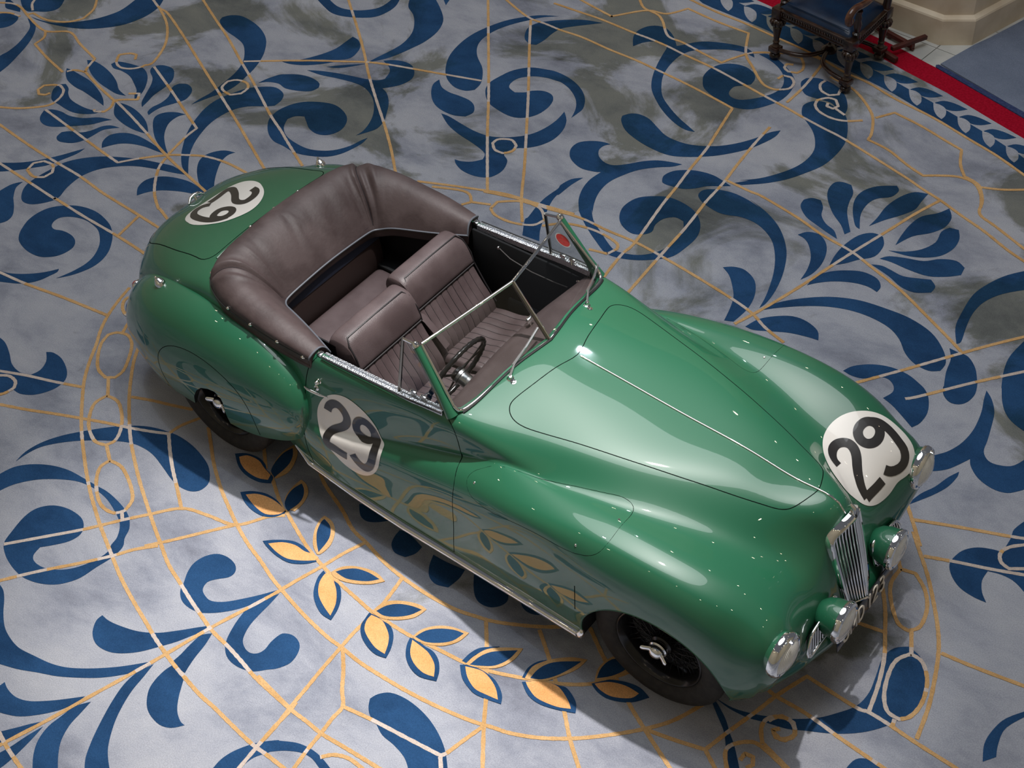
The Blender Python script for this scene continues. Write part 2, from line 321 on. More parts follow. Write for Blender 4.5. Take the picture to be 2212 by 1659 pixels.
def prism(poly, z0, z1, name, mat, M=None):
    n = len(poly); V = [(x, y, z0) for x, y in poly]+[(x, y, z1) for x, y in poly]
    F = [tuple(range(n))[::-1], tuple(range(n, 2*n))]+[(i, (i+1) % n, n+(i+1) % n, n+i) for i in range(n)]
    if M is not None: V = [tuple(M @ Vector(v)) for v in V]
    bm = bmesh.new(); vs_ = [bm.verts.new(v) for v in V]
    for f in F: bm.faces.new([vs_[i] for i in f])
    bmesh.ops.recalc_face_normals(bm, faces=bm.faces)
    me = bpy.data.meshes.new(name); bm.to_mesh(me); bm.free(); me.materials.append(mat)
    o = bpy.data.objects.new(name, me); COL.objects.link(o); return o
def boolean(o, cutters, op='DIFFERENCE'):
    for c in cutters:
        m = o.modifiers.new('b', 'BOOLEAN'); m.operation = op; m.object = c; m.solver = 'EXACT'; m.material_mode = 'TRANSFER'
    dg = bpy.context.evaluated_depsgraph_get(); dg.update()
    me = bpy.data.meshes.new_from_object(o.evaluated_get(dg)); o.modifiers.clear(); o.data = me
    for c in cutters: bpy.data.objects.remove(c, do_unlink=True)
    return o
body = solid(S, 'body_shell', M_green)
# cockpit opening
ck = [(.235, 0), (.21, .16), (.185, .32), (.165, .46), (.14, .545), (.09, .580), (0, .590), (-.2, .598), (-.45, .603), (-.70, .603), (-.85, .57), (-.95, .49), (-1.2, .49), (-1.33, .45), (-1.38, .30), (-1.39, 0)]
ckp = [(x, y) for x, y in ck] + [(x, -y) for x, y in ck[-2:0:-1]]
cut1 = prism(ckp, .30, 1.6, 'c1', M_carpetin)
RY = Matrix.Rotation(math.pi/2, 4, 'X')
def ycyl(x, z, r, y0, y1, name, mat, seg=64):
    poly = [(x+r*math.cos(2*math.pi*i/seg), z+r*math.sin(2*math.pi*i/seg)) for i in range(seg)]
    o = prism(poly, y0, y1, name, mat, Matrix(((1, 0, 0, 0), (0, 0, 1, 0), (0, 1, 0, 0), (0, 0, 0, 1)))); return o
ck2 = [(x, y) for x, y in ck[:10]]+[(-.85, .605), (-1.05, .60), (-1.25, .585), (-1.36, .53), (-1.42, .42), (-1.45, .28), (-1.455, 0)]
cut2 = prism([(x, y) for x, y in ck2]+[(x, -y) for x, y in ck2[-2:0:-1]], .93, 1.6, 'c1', M_carpetin)
cuts = [cut1, cut2]
for s in (-1, 1):
    cuts.append(ycyl(1.38, .28, .378, min(s*.52, s*1.0), max(s*.52, s*1.0), 'c2', M_black))
    cuts.append(ycyl(-1.37, .34, .40, min(s*.50, s*.60), max(s*.50, s*.60), 'c3', M_black))
boolean(body, cuts)
def reskin(o, Vs, Fs, Ns, mi_green=0, tol=.003, ang=.9):
    """custom normals from the smooth control surface on the skin, flat elsewhere"""
    bvh = BVHTree.FromPolygons([tuple(v) for v in Vs], Fs); me = o.data; me.shade_smooth()
    F = np.array(Fs); out = [None]*len(me.loops); cache = {}
    for p_ in me.polygons:
        fn = p_.normal
        for li in p_.loop_indices:
            vi = me.loops[li].vertex_index
            if vi not in cache:
                c = me.vertices[vi].co; hit = bvh.find_nearest(c, .05); nn = None
                if hit[0] is not None and hit[3] < tol:
                    q = Fs[hit[2]]; ws = [1/max((c-Vector(Vs[k])).length, 1e-5)**2 for k in q]; nn = sum((Vector(Ns[k])*w_ for k, w_ in zip(q, ws)), Vector()).normalized()
                cache[vi] = nn
            nn = cache[vi]
            out[li] = nn if (nn is not None and nn.dot(fn) > ang) else fn
    me.normals_split_custom_set([tuple(n) for n in out])
reskin(body, skinV, skinF, skinN, ang=.75)
body.parent = car
# rear wings
WINGS = {}
for s in (-1, 1):
    Sg = WS*np.array([1, s, 1.0]); wv = Sg.reshape(-1, 3); wf = gridfaces(*Sg.shape[:2]); wn = (WN*np.array([1, s, 1.0])).reshape(-1, 3)
    o = solid(Sg, 'rear_wing', M_green)
    # well: inner space and spat opening round the hub
    c = ycyl(-1.37, .34, .385, min(s*.60, s*.79), max(s*.60, s*.79), 'c4', M_black)
    c2 = ycyl(-1.37, .34, .40, min(s*.3, s*.61), max(s*.3, s*.61), 'c4', M_black)
    sp = [(-1.262, .15), (-1.250, .30), (-1.238, .40), (-1.225, .49), (-1.235, .535), (-1.27, .555), (-1.32, .548), (-1.38, .52), (-1.43, .47), (-1.48, .39), (-1.52, .30), (-1.56, .15)]
    spc = prism([(x, z) for x, z in sp], min(s*.6, s*1.0), max(s*.6, s*1.0), 'c5', M_black, Matrix(((1, 0, 0, 0), (0, 0, 1, 0), (0, 1, 0, 0), (0, 0, 0, 1))))
    boolean(o, [c, c2, spc]); reskin(o, wv, wf, wn, ang=.75); o.parent = car
    WINGS[s] = (o, BVHTree.FromPolygons([tuple(v) for v in wv], wf))
# ================================================================== PANELS, LINES, DECALS
def surf_top(x, y):
    h = HULL.ray_cast(Vector((x, y, 2)), Vector((0, 0, -1))); return h[0], (h[1] if h[1].z > 0 else -h[1])
def side_pt(x, z, s, trees=None):
    best = None
    for t in ([HULL] if trees is None else trees):
        h = t.ray_cast(Vector((x, s*2, z)), Vector((0, -s, 0)))
        if h[0] is not None and (best is None or h[0].y*s > best[0].y*s): best = h
    if best is None: best = HULL.find_nearest(Vector((x, s*.77, z)))
    n = best[1]; return best[0], (n if n.y*s > 0 else -n)
ALL = BVHTree.FromPolygons([tuple(v) for v in skinV], skinF)
def near(P, trees=(HULL,), ref=None):
    best = None
    for t in trees:
        h = t.find_nearest(Vector(P))
        if h[0] is not None and (best is None or h[3] < best[3]): best = h
    return best[0], best[1]
_cen = Vector((0, 0, .45))
def outn(p, n):
    c = Vector((min(max(p.x, -1.8), 1.6), 0, .45)); return n if n.dot(p-c) > 0 else -n
def half_outline(h): return h + [(x, -y) for x, y in h[-2:0:-1]]
BON = [(.413, 0), (.390, .10), (.370, .19), (.348, .29), (.328, .37), (.326, .41), (.343, .442), (.378, .466), (.425, .474), (.505, .463), (.59, .443), (.683, .420), (.775, .399), (.864, .379), (.953, .358), (1.04, .336), (1.127, .314), (1.212, .291), (1.296, .267), (1.381, .243), (1.464, .217), (1.545, .190), (1.60, .170), (1.638, .145), (1.664, .105), (1.685, .05), (1.696, 0)]
BOOT = [(-1.575, 0), (-1.574, .20), (-1.577, .36), (-1.592, .43), (-1.625, .455), (-1.69, .452), (-1.85, .440), (-1.98, .420), (-2.09, .398), (-2.20, .36), (-2.255, .28), (-2.262, 0)]
DOORF = [(.102, .989), (.150, .955), (.186, .86), (.203, .79), (.222, .745), (.232, .634), (.232, .469), (.222, .30), (.218, .242)]
DOORR = [(-.672, .965), (-.715, .90), (-.735, .822), (-.737, .70), (-.737, .58), (-.737, .46), (-.728, .36), (-.715, .285)]
bon_p = curve_pts([(x, y, 0) for x, y in half_outline(BON)], 3, closed=True)
boot_p = curve_pts([(x, y, 0) for x, y in half_outline(BOOT)], 3, closed=True)
def take(src, poly, z0, z1, name, M=None, label=None):
    """cut the chunk of src inside the prism out as a panel of its own"""
    a = prism(poly, z0, z1, 'pa', M_gap, M); b = prism(poly, z0, z1, 'pb', M_gap, M)
    o = bpy.data.objects.new(name, src.data.copy()); COL.objects.link(o)
    boolean(o, [a], 'INTERSECT'); boolean(src, [b], 'DIFFERENCE')
    reskin(o, skinV, skinF, skinN, ang=.75); o.parent = car; return o
bonnet = take(body, [(x, y) for x, y, _ in bon_p], .80, 1.4, 'bonnet')
boot = take(body, [(x, y) for x, y, _ in boot_p], .55, 1.4, 'boot_lid')
doors = {}
dline_f = curve_pts([(x, z, 0) for x, z in DOORF], 4); dline_r = curve_pts([(x, z, 0) for x, z in DOORR], 4)
dpoly = [(.10, 1.2)]+[(a, b) for a, b, _ in dline_f]+[(-.40, .262)]+[(a, b) for a, b, _ in dline_r[::-1]]+[(-.672, 1.2)]
MXZ = Matrix(((1, 0, 0, 0), (0, 0, 1, 0), (0, 1, 0, 0), (0, 0, 0, 1)))
for s in (-1, 1): doors[s] = take(body, dpoly, min(s*.45, s*1.1), max(s*.45, s*1.1), 'door', MXZ)
reskin(body, skinV, skinF, skinN, ang=.75)

def gap(pts, parent, name='panel_gap', r=.0026, closed=False, off=-.0009, trees=(HULL,), m=None):
    P = []
    for q in pts:
        c, n = near(q, trees); n = outn(c, n); P.append(tuple(c+n*off))
    return tube(name, P, r, m or M_gap, parent, seg=5, closed=closed)
gap([tuple(surf_top(x, y)[0]) for x, y, _ in bon_p], bonnet, closed=True)
_bz = []
for x, y, _ in boot_p:
    h = surf_top(x, y)
    if h[0] is not None: _bz.append(tuple(h[0]))
gap(_bz, boot, closed=True, r=.003)
# raised bead ahead of the boot lid
tube('boot_gutter', [tuple(near((a[0], a[1], a[2]))[0]+Vector((.0, 0, .001))) for a in [tuple(surf_top(-1.552, y)[0]) for y in np.linspace(-.43, .43, 30)]], .006, M_green, body, seg=6)
for s in (-1, 1):
    pf = [tuple(side_pt(x, z, s)[0]) for x, z, _ in dline_f]; pr_ = [tuple(side_pt(x, z, s)[0]) for x, z, _ in dline_r]
    bt = [tuple(side_pt(x, z, s)[0]) for x, z in zip(np.linspace(-.715, .218, 22), np.interp(np.linspace(-.715, .218, 22), [-.715, -.40, .218], [.285, .262, .242]))]
    gap(pf, doors[s]); gap(pr_, doors[s]); gap(bt, doors[s], r=.002)
    # wing access panel
    PAN = [(.321, .676, .812), (.596, .612, .885), (.80, .558, .894), (.95, .513, .900), (1.035, .500, .905), (1.072, .515, .903), (1.09, .565, .905), (1.096, .62, .915), (1.10, .70, .915), (1.095, .765, .89), (1.07, .80, .86), (1.02, .815, .83), (.815, .812, .795), (.598, .797, .76), (.39, .770, .723), (.325, .745, .737), (.296, .710, .775)]
    gap([tuple(q) for q in curve_pts([(x, s*y, z) for x, y, z in PAN], 4, closed=True)], body, name='wing_panel_gap', closed=True, r=.0016)
    for (x, y, z) in ((.345, .722, .78), (.965, .795, .845), (1.068, .62, .915)):
        c, n = near((x, s*y, z)); n = outn(c, n)
        lathe('panel_fastener', [(0, .004), (.004, .0035), (.0065, .001), (.0065, -.002)], M_chrome, body, 10, frame(c, n, (1, 0, 0)))
    c1 = [tuple(side_pt(x, z, s)[0]) for x, z in ((.985, .62), (.987, .56), (.987, .50), (.986, .455))]
    gap(c1, body, name='sill_seam', r=.0028)

def patch_disc(name, outline, mat, parent, off=.0022, rings=16, trees=(HULL,), fine=4):
    P = curve_pts(outline, fine, closed=True); c = P.mean(0); n = len(P); V = []; F = []
    cc, cn = near(c, trees); cn = outn(cc, cn); V.append(tuple(cc+cn*off))
    for r in range(1, rings+1):
        for q in P:
            a = np.array(cc)*(1-r/rings)+q*(r/rings); h, hn = near(a, trees); hn = outn(h, hn); V.append(tuple(h+hn*off))
    for j in range(n): F.append((0, 1+j, 1+(j+1) % n))
    for r in range(rings-1):
        for j in range(n): F.append((1+r*n+j, 1+(r+1)*n+j, 1+(r+1)*n+(j+1) % n, 1+r*n+(j+1) % n))
    me = mkobj(name, V, F, mat, parent); bm = bmesh.new(); bm.from_mesh(me.data); bmesh.ops.recalc_face_normals(bm, faces=bm.faces); bm.to_mesh(me.data); bm.free()
    return me
def ribbon(pts, w, off=.0036, closed=False, n=6, trees=(HULL,), cols=5):
    P = curve_pts(pts, n, closed=closed) if len(pts) > 2 else np.linspace(pts[0], pts[1], 16)
    T = (np.roll(P, -1, 0)-np.roll(P, 1, 0)) if closed else np.gradient(P, axis=0)
    V = []
    for q, t in zip(P, T):
        h, hn = near(q, trees); hn = outn(h, hn); t = Vector(t); b = hn.cross(t).normalized()
        for k in range(cols):
            e = h+b*(w*((k/(cols-1))-.5)); g, gn = near(e, trees); gn = outn(g, gn); V.append(tuple(g+gn*off))
    F = gridfaces(len(P), cols)
    if closed: F += [((len(P)-1)*cols+j, (len(P)-1)*cols+j+1, j+1, j) for j in range(cols-1)]
    return V, F
DEC = {
 'door_disc': [(-0.623, -0.692, 0.752), (-0.592, -0.684, 0.783), (-0.553, -0.678, 0.806), (-0.511, -0.674, 0.819), (-0.462, -0.672, 0.82), (-0.411, -0.672, 0.806), (-0.361, -0.672, 0.781), (-0.319, -0.673, 0.744), (-0.289, -0.673, 0.697), (-0.266, -0.678, 0.656), (-0.242, -0.694, 0.651), (-0.236, -0.716, 0.636), (-0.239, -0.735, 0.6), (-0.245, -0.746, 0.55), (-0.263, -0.751, 0.503), (-0.295, -0.755, 0.46), (-0.337, -0.757, 0.429), (-0.388, -0.759, 0.415), (-0.445, -0.761, 0.421), (-0.493, -0.762, 0.441), (-0.54, -0.762, 0.474), (-0.581, -0.76, 0.504), (-0.615, -0.754, 0.535), (-0.643, -0.734, 0.574), (-0.656, -0.722, 0.627), (-0.657, -0.713, 0.666), (-0.646, -0.702, 0.711)],
 'door_2': [(-0.594, -0.702, 0.694), (-0.589, -0.697, 0.716), (-0.575, -0.692, 0.737), (-0.557, -0.688, 0.75), (-0.532, -0.686, 0.753), (-0.508, -0.687, 0.742), (-0.49, -0.688, 0.723), (-0.479, -0.69, 0.7), (-0.478, -0.694, 0.673), (-0.487, -0.698, 0.651), (-0.51, -0.705, 0.627), (-0.54, -0.713, 0.606), (-0.564, -0.723, 0.584), (-0.577, -0.736, 0.566), (-0.583, -0.75, 0.546), (-0.582, -0.755, 0.53), (-0.573, -0.758, 0.517), (-0.537, -0.758, 0.509), (-0.495, -0.757, 0.502), (-0.451, -0.756, 0.497)],
 'door_9': [(-0.423, -0.688, 0.676), (-0.415, -0.684, 0.701), (-0.398, -0.681, 0.718), (-0.364, -0.678, 0.722), (-0.334, -0.677, 0.704), (-0.319, -0.677, 0.682), (-0.314, -0.679, 0.652), (-0.321, -0.688, 0.637), (-0.341, -0.695, 0.629), (-0.369, -0.695, 0.624), (-0.402, -0.691, 0.629), (-0.42, -0.69, 0.649)],
 'door_9t': [(-0.329, -0.677, 0.701), (-0.313, -0.677, 0.674), (-0.302, -0.679, 0.651), (-0.286, -0.699, 0.639), (-0.281, -0.722, 0.622), (-0.285, -0.736, 0.592), (-0.29, -0.745, 0.557), (-0.301, -0.75, 0.522), (-0.317, -0.752, 0.498), (-0.339, -0.753, 0.485), (-0.368, -0.754, 0.49), (-0.391, -0.753, 0.505), (-0.414, -0.751, 0.53)],
 'boot_disc': [(-2.013, -0.216, 0.9), (-2.03, -0.191, 0.896), (-2.041, -0.138, 0.897), (-2.042, -0.079, 0.901), (-2.04, -0.006, 0.904), (-2.028, 0.065, 0.908), (-2.006, 0.126, 0.914), (-1.97, 0.174, 0.923), (-1.92, 0.198, 0.938), (-1.864, 0.197, 0.957), (-1.807, 0.172, 0.975), (-1.758, 0.135, 0.991), (-1.724, 0.091, 1.002), (-1.696, 0.025, 1.011), (-1.69, -0.03, 1.013), (-1.701, -0.083, 1.008), (-1.727, -0.138, 0.999), (-1.761, -0.185, 0.986), (-1.809, -0.22, 0.97), (-1.867, -0.246, 0.95), (-1.912, -0.252, 0.934), (-1.973, -0.239, 0.913)],
 'boot_2': [(-1.847, 0.133, 0.967), (-1.819, 0.128, 0.975), (-1.797, 0.109, 0.982), (-1.785, 0.079, 0.986), (-1.784, 0.049, 0.987), (-1.793, 0.019, 0.986), (-1.817, 0.004, 0.979), (-1.846, 0.005, 0.972), (-1.877, 0.027, 0.963), (-1.908, 0.058, 0.953), (-1.938, 0.081, 0.942), (-1.974, 0.097, 0.928), (-1.991, 0.093, 0.922), (-2.001, 0.072, 0.919), (-2.002, 0.025, 0.92), (-2.003, -0.049, 0.919)],
 'boot_9': [(-1.855, -0.157, 0.963), (-1.865, -0.131, 0.962), (-1.865, -0.099, 0.964), (-1.848, -0.077, 0.97), (-1.822, -0.066, 0.977), (-1.798, -0.071, 0.983), (-1.778, -0.098, 0.987), (-1.777, -0.128, 0.986), (-1.792, -0.156, 0.98), (-1.815, -0.169, 0.973), (-1.839, -0.169, 0.966)],
 'boot_9t': [(-1.772, -0.133, 0.987), (-1.795, -0.166, 0.979), (-1.825, -0.188, 0.969), (-1.864, -0.2, 0.956), (-1.915, -0.201, 0.94), (-1.967, -0.189, 0.923), (-1.997, -0.168, 0.913), (-2.013, -0.134, 0.91), (-2.009, -0.099, 0.915), (-1.975, -0.068, 0.93)],
 'wing_disc': [(1.602, 0.608, 0.867), (1.648, 0.643, 0.855), (1.696, 0.665, 0.837), (1.743, 0.671, 0.814), (1.788, 0.666, 0.787), (1.828, 0.652, 0.757), (1.858, 0.631, 0.727), (1.878, 0.602, 0.706), (1.888, 0.571, 0.686), (1.888, 0.539, 0.673), (1.879, 0.508, 0.669), (1.87, 0.473, 0.662), (1.868, 0.433, 0.642), (1.862, 0.381, 0.631), (1.852, 0.326, 0.638), (1.836, 0.278, 0.662), (1.813, 0.242, 0.696), (1.781, 0.215, 0.739), (1.753, 0.194, 0.781), (1.713, 0.19, 0.822), (1.673, 0.202, 0.843), (1.627, 0.236, 0.845), (1.58, 0.286, 0.837), (1.542, 0.343, 0.829), (1.518, 0.4, 0.83), (1.512, 0.444, 0.837), (1.52, 0.497, 0.851), (1.545, 0.548, 0.863), (1.572, 0.58, 0.868)],
 'wing_2': [(1.647, 0.306, 0.79), (1.619, 0.314, 0.802), (1.596, 0.339, 0.807), (1.584, 0.37, 0.809), (1.587, 0.404, 0.811), (1.604, 0.426, 0.812), (1.626, 0.437, 0.81), (1.655, 0.433, 0.802), (1.681, 0.414, 0.789), (1.702, 0.386, 0.774), (1.726, 0.352, 0.756), (1.753, 0.323, 0.738), (1.783, 0.299, 0.716), (1.812, 0.29, 0.69)],
 'wing_2b': [(1.812, 0.288, 0.691), (1.815, 0.333, 0.692), (1.821, 0.375, 0.697), (1.825, 0.413, 0.706)],
 'wing_9': [(1.719, 0.566, 0.828), (1.726, 0.543, 0.82), (1.724, 0.519, 0.814), (1.713, 0.499, 0.81), (1.695, 0.485, 0.811), (1.673, 0.482, 0.815), (1.653, 0.489, 0.822), (1.637, 0.505, 0.831), (1.63, 0.527, 0.84), (1.633, 0.551, 0.847), (1.644, 0.572, 0.851), (1.662, 0.586, 0.849), (1.683, 0.59, 0.844), (1.704, 0.583, 0.837)],
 'wing_9t': [(1.656, 0.581, 0.85), (1.685, 0.604, 0.845), (1.724, 0.613, 0.832), (1.766, 0.608, 0.812), (1.804, 0.596, 0.787), (1.833, 0.585, 0.761), (1.851, 0.564, 0.736), (1.856, 0.538, 0.721), (1.848, 0.501, 0.715), (1.83, 0.466, 0.723), (1.812, 0.451, 0.736)],
}
def roundel(parent, pre, w2, w9, trees=(HULL,), extra=()):
    d = patch_disc('white_roundel', DEC[pre+'_disc'], M_white, parent, trees=trees)
    ms = [ribbon(DEC[pre+'_2'], w2, trees=trees)]
    if pre+'_2b' in DEC: ms.append(ribbon(DEC[pre+'_2b'], w2, trees=trees, off=.0040))
    mkobj('digit_two', *join(*ms), M_digit, d)
    mkobj('digit_nine', *join(ribbon(DEC[pre+'_9'], w9, closed=True, trees=trees), ribbon(DEC[pre+'_9t'], w9, trees=trees, off=.0040)), M_digit, d)
    return d
roundel(doors[-1], 'door', .046, .046)
roundel(boot, 'boot', .044, .042)
roundel(body, 'wing', .046, .046)
# mirrored door roundel on the far door
for k in ('_disc', '_2', '_9', '_9t'):
    DEC['far'+k] = [(-.446-(x+.446), -y, z) for x, y, z in DEC['door'+k]]
roundel(doors[1], 'far', .046, .046)

# ------------------------------------------------------------------ chrome strips
cs = [surf_top(x, 0)[0] for x in np.linspace(.43, 1.835, 40)]
tube('bonnet_strip', [(c.x, 0, c.z+.002) for c in cs], .0052, M_chrome, bonnet, seg=8, flat=.9)
for s in (-1, 1):
    xs = np.linspace(-.88, .985, 44); P = []
    for x in xs:
        zb = float(np.interp(x, [-.9, -.75, -.42, -.1, .2, .7, 1.0], [.285, .262, .240, .226, .222, .226, .238])); yb = float(np.interp(x, [-.9, -.75, -.42, -.1, .2, .42, .72, 1.0], [.685, .738, .758, .768, .772, .78, .79, .806]))
        P.append((x, s*(yb+.004), zb-.006))
    prof = [(-.004, .016), (.010, .014), (.020, .004), (.022, -.008), (.014, -.018), (-.004, -.020)]
    V = [(x, y+s*a, z+b) for x, y, z in P for a, b in prof]; o = mkobj('sill_strip', V, gridfaces(len(P), 6, True)+[tuple(range(6)), tuple(range(len(V)-6, len(V)))], M_chrome, body)
    sharpen(o, 60)
    # upturned end cap of the strip before the front wheel
    e = P[-1]; V, F = tube_mesh([(e[0], e[1]+s*.006, e[2]-.002), (e[0]+.012, e[1]+s*.007, e[2]+.010), (e[0]+.018, e[1]+s*.006, e[2]+.030), (e[0]+.017, e[1]+s*.004, e[2]+.052)], [.020, .019, .015, .006], 8)
    mkobj('sill_strip_tip', V, F, M_chrome, body)
    # door handle
    a, n = side_pt(-.668, .792, s); h = part_empty('door_handle', doors[s])
    lathe('escutcheon', [(0, .006), (.012, .006), (.016, .003), (.017, -.004)], M_chrome, h, 16, frame(a, n, (1, 0, 0)))
    b = a+n*.038
    tube('stem', [tuple(a), tuple(b)], .0075, M_chrome, h, seg=10)
    tube('grip', [tuple(b+Vector((-.045, 0, .004))), tuple(b+Vector((-.02, s*.004, .003))), tuple(b), tuple(b+Vector((.05, -s*.004, -.002))), tuple(b+Vector((.095, -s*.012, .0)))], [.005, .008, .009, .007, .004], M_chrome, h, seg=10)
    c, n = side_pt(-.655, .835, s)
    lathe('door_lock', [(0, .028), (.008, .024), (.013, .014), (.011, .004), (.016, -.002)], M_chrome, doors[s], 14, frame(c, n, (1, 0, 0)))
    # top rail of the door
    P = [(x, s*float(np.interp(x, [-.66, -.1, .1], [.612, .612, .600])), float(np.interp(x, [-.66, -.34, -.06, .1], [.962, .976, .992, 1.0]))) for x in np.linspace(-.655, .085, 30)]
    prof = [(-.020, -.03), (-.020, .004), (-.006, .006), (-.004, -.002), (.004, -.002), (.006, .006), (.016, .004), (.018, -.03)]
    V = [(x, y+s*a_, z+b_) for x, y, z in P for a_, b_ in prof]; sharpen(mkobj('door_top_rail', V, gridfaces(len(P), 8, True)+[tuple(range(8)), tuple(range(len(V)-8, len(V)))], M_rail, doors[s]), 30)
    tube('rubber_strip', [(x, y+s*.022, z+.001) for x, y, z in P], .004, M_black, doors[s], seg=6)
    rbox('door_striker', (.03, .03, .018), M_chrome, body, .004, 2, Matrix.Translation((-.675, s*.615, .962)))
# ------------------------------------------------------------------ windscreen
ws = part_empty('windscreen', car)
WB = Vector((.141, .579, 1.016)); WT = Vector((-.070, .539, 1.290)); CB = Vector((.250, 0, 1.069)); CT = Vector((.043, 0, 1.333))
for s in (-1, 1):
    f = lambda v: Vector((v.x, v.y*s, v.z))
    b, t, cb, ct = f(WB), f(WT), f(CB), f(CT)
    # lower rail follows the bulging scuttle
    low = [cb, f(Vector((.236, .09, 1.068))), f(Vector((.214, .20, 1.052))), f(Vector((.196, .32, 1.036))), f(Vector((.183, .44, 1.022))), f(Vector((.168, .53, 1.012))), f(Vector((.150, .572, 1.016))), f(Vector((.128, .580, 1.040)))]
    top = [t, t.lerp(ct, .33)+Vector((.006, 0, .006)), t.lerp(ct, .66)+Vector((.006, 0, .006)), ct]
    up = f(Vector((.128, .580, 1.040))); side = [up, up.lerp(t, .5), t]
    g = curve_pts([tuple(v) for v in low], 3); tp = curve_pts([tuple(v) for v in top], 6)[::-1]
    n = len(g); tt = np.stack([np.interp(np.linspace(0, 1, n), np.linspace(0, 1, len(tp)), tp[:, k]) for k in range(3)], 1)
    V = [tuple(g[i]*(1-j/4)+tt[i]*(j/4)) for i in range(n) for j in range(5)]
    mkobj('windscreen_pane', V, gridfaces(n, 5), M_glass, ws)
    tube('lower_frame', g, .0085, M_chrome, ws, seg=8); tube('upper_frame', tp, .0085, M_chrome, ws, seg=8)
    tube('side_frame', [tuple(v) for v in side], .0075, M_chrome, ws, seg=8)
    # rubber below the frame
    tube('screen_rubber', [(q[0]+.010, q[1]*1.005, surf_top(float(q[0])+.010, float(q[1]))[0].z+.002) for q in g[:-4]], .007, M_black, ws, seg=6)
    # painted pillar
    o_ = Vector((-.018, s*.022, .004)); p0 = f(Vector((.128, .594, .985))); p1 = t+o_
    path = [p0, p0.lerp(p1, .3), p0.lerp(p1, .65), p1]
    tube('pillar', [tuple(v) for v in path], [.032, .021, .019, .017], M_green, ws, seg=14)
    lathe('pillar_cap', [(0, .018), (.012, .014), (.019, .003), (.019, -.012)], M_chrome, ws, 14, frame(p1, (p1-p0), (1, 0, 0)))
    tube('pillar_trim', [tuple(v+Vector((-.020, s*.004, -.004))) for v in path], .005, M_seamgrey, ws, seg=6)
    # quarter light
    q = part_empty('quarter_light', doors[s])
    A = Vector((.075, s*.606, .995)); B_ = Vector((-.183, s*.612, .970)); C_ = Vector((-.168, s*.552, 1.280)); D_ = Vector((-.085, s*.560, 1.292))
    A2 = Vector((.078, s*.602, 1.005))
    mkobj('pane', [tuple(A2), tuple(B_), tuple(C_), tuple(D_)], [(0, 1, 2, 3)], M_glass, q, smooth=False)
    tube('post', [tuple(B_+Vector((0, 0, -.02))), tuple(C_+Vector((-.003, 0, .004)))], .0085, M_dchrome, q, seg=6); tube('top_frame', [tuple(C_), tuple(D_)], .007, M_chrome, q, seg=6)
    tube('front_frame', [tuple(D_), tuple(A2)], .007, M_dchrome, q, seg=6); tube('bottom_frame', [tuple(A2), tuple(B_)], .006, M_chrome, q, seg=6)
    if s > 0:
        cen = (C_+D_+A2.lerp(B_, .45)).lerp(C_, .1)/3 if False else Vector((-.085, s*.582, 1.135))
        nrm = (D_-C_).cross(B_-C_).normalized(); nrm = nrm if nrm.y*s < 0 else -nrm
        u = (A2-B_).normalized(); v = nrm.cross(u)
        if v.z < 0: v = -v
        rim_ = lambda rad, off: [tuple(cen+nrm*off+u*math.cos(a)*rad+v*math.sin(a)*rad*1.06) for a in np.linspace(0, 2*math.pi, 33)[:-1]]
        mkobj('round_sticker', rim_(.0475, .003)+rim_(.0420, .003), [(i, (i+1) % 32, 32+(i+1) % 32, 32+i) for i in range(32)], M_paper, q, smooth=False)
        mkobj('sticker_face', [tuple(cen+nrm*.003)]+rim_(.0420, .003), [(0, 1+i, 1+(i+1) % 32) for i in range(32)], M_red, q, smooth=False)
        rows = []
        for (du, dv, wd) in ((-.010, .002, .022), (-.004, -.006, .026), (-.008, -.013, .018)):
            rows.append(([tuple(cen+nrm*.0036+u*(du+a)+v*(dv+b)) for a, b in ((-wd/2, -.0012), (wd/2, -.0012), (wd/2, .0012), (-wd/2, .0012))], [(0, 1, 2, 3)]))
        star = [tuple(cen+nrm*.0036+u*(.004+math.cos(a)*r)+v*(.022+math.sin(a)*r)) for a, r in zip(np.linspace(0, 2*math.pi, 11)[:-1], [.010, .005]*5)]
        rows.append((star, [tuple(range(10))]))
        mkobj('sticker_print', *join(*rows), M_paper, q, smooth=False)
    # catches on the door rail
    for xx in (-.10, -.04):
        rbox('catch', (.035, .014, .022), M_chrome, q, .004, 2, Matrix.Translation((xx, s*.598, 1.012)))
    tube('catch_lever', [(-.04, s*.598, 1.02), (-.03, s*.575, 1.03), (-.02, s*.565, 1.012)], .004, M_chrome, q, seg=6)
    # wipers
    wp = part_empty('wiper', ws)
    if s < 0: pts = [(.218, -.300, 1.046), (.203, -.233, 1.066), (.197, -.019, 1.136)]
    else: pts = [(.214, .325, 1.050), (.186, .396, 1.062), (.124, .585, 1.066)]
    a, b, c = [Vector(v) for v in pts]
    sc, sn = surf_top(a.x+.025, a.y)
    lathe('spindle', [(0, .022), (.010, .019), (.012, .004), (.018, 0), (.018, -.006)], M_chrome, wp, 14, frame(sc, sn, (1, 0, 0)))
    tube('arm', [tuple(sc+sn*.018), tuple(b+Vector((.012, 0, .008))), tuple(b.lerp(c, .45)+Vector((.010, 0, .007)))], [.006, .005, .004], M_alu, wp, seg=6)
    tube('blade', [tuple(b+Vector((.004, 0, .002))), tuple(b.lerp(c, .5)+Vector((.008, 0, .004))), tuple(c)], .0065, M_alu, wp, seg=6)
    # washer jets
    c0, n0 = near((.268, s*.309, 1.05)); n0 = outn(c0, n0)
    lathe('washer_jet', [(0, .008), (.006, .007), (.008, .003), (.014, .002), (.014, -.002)], M_chrome, body, 14, frame(c0, n0, (1, 0, 0)))
tube('centre_bar', [tuple(CB), tuple(CT)], .011, M_dchrome, ws, seg=8)
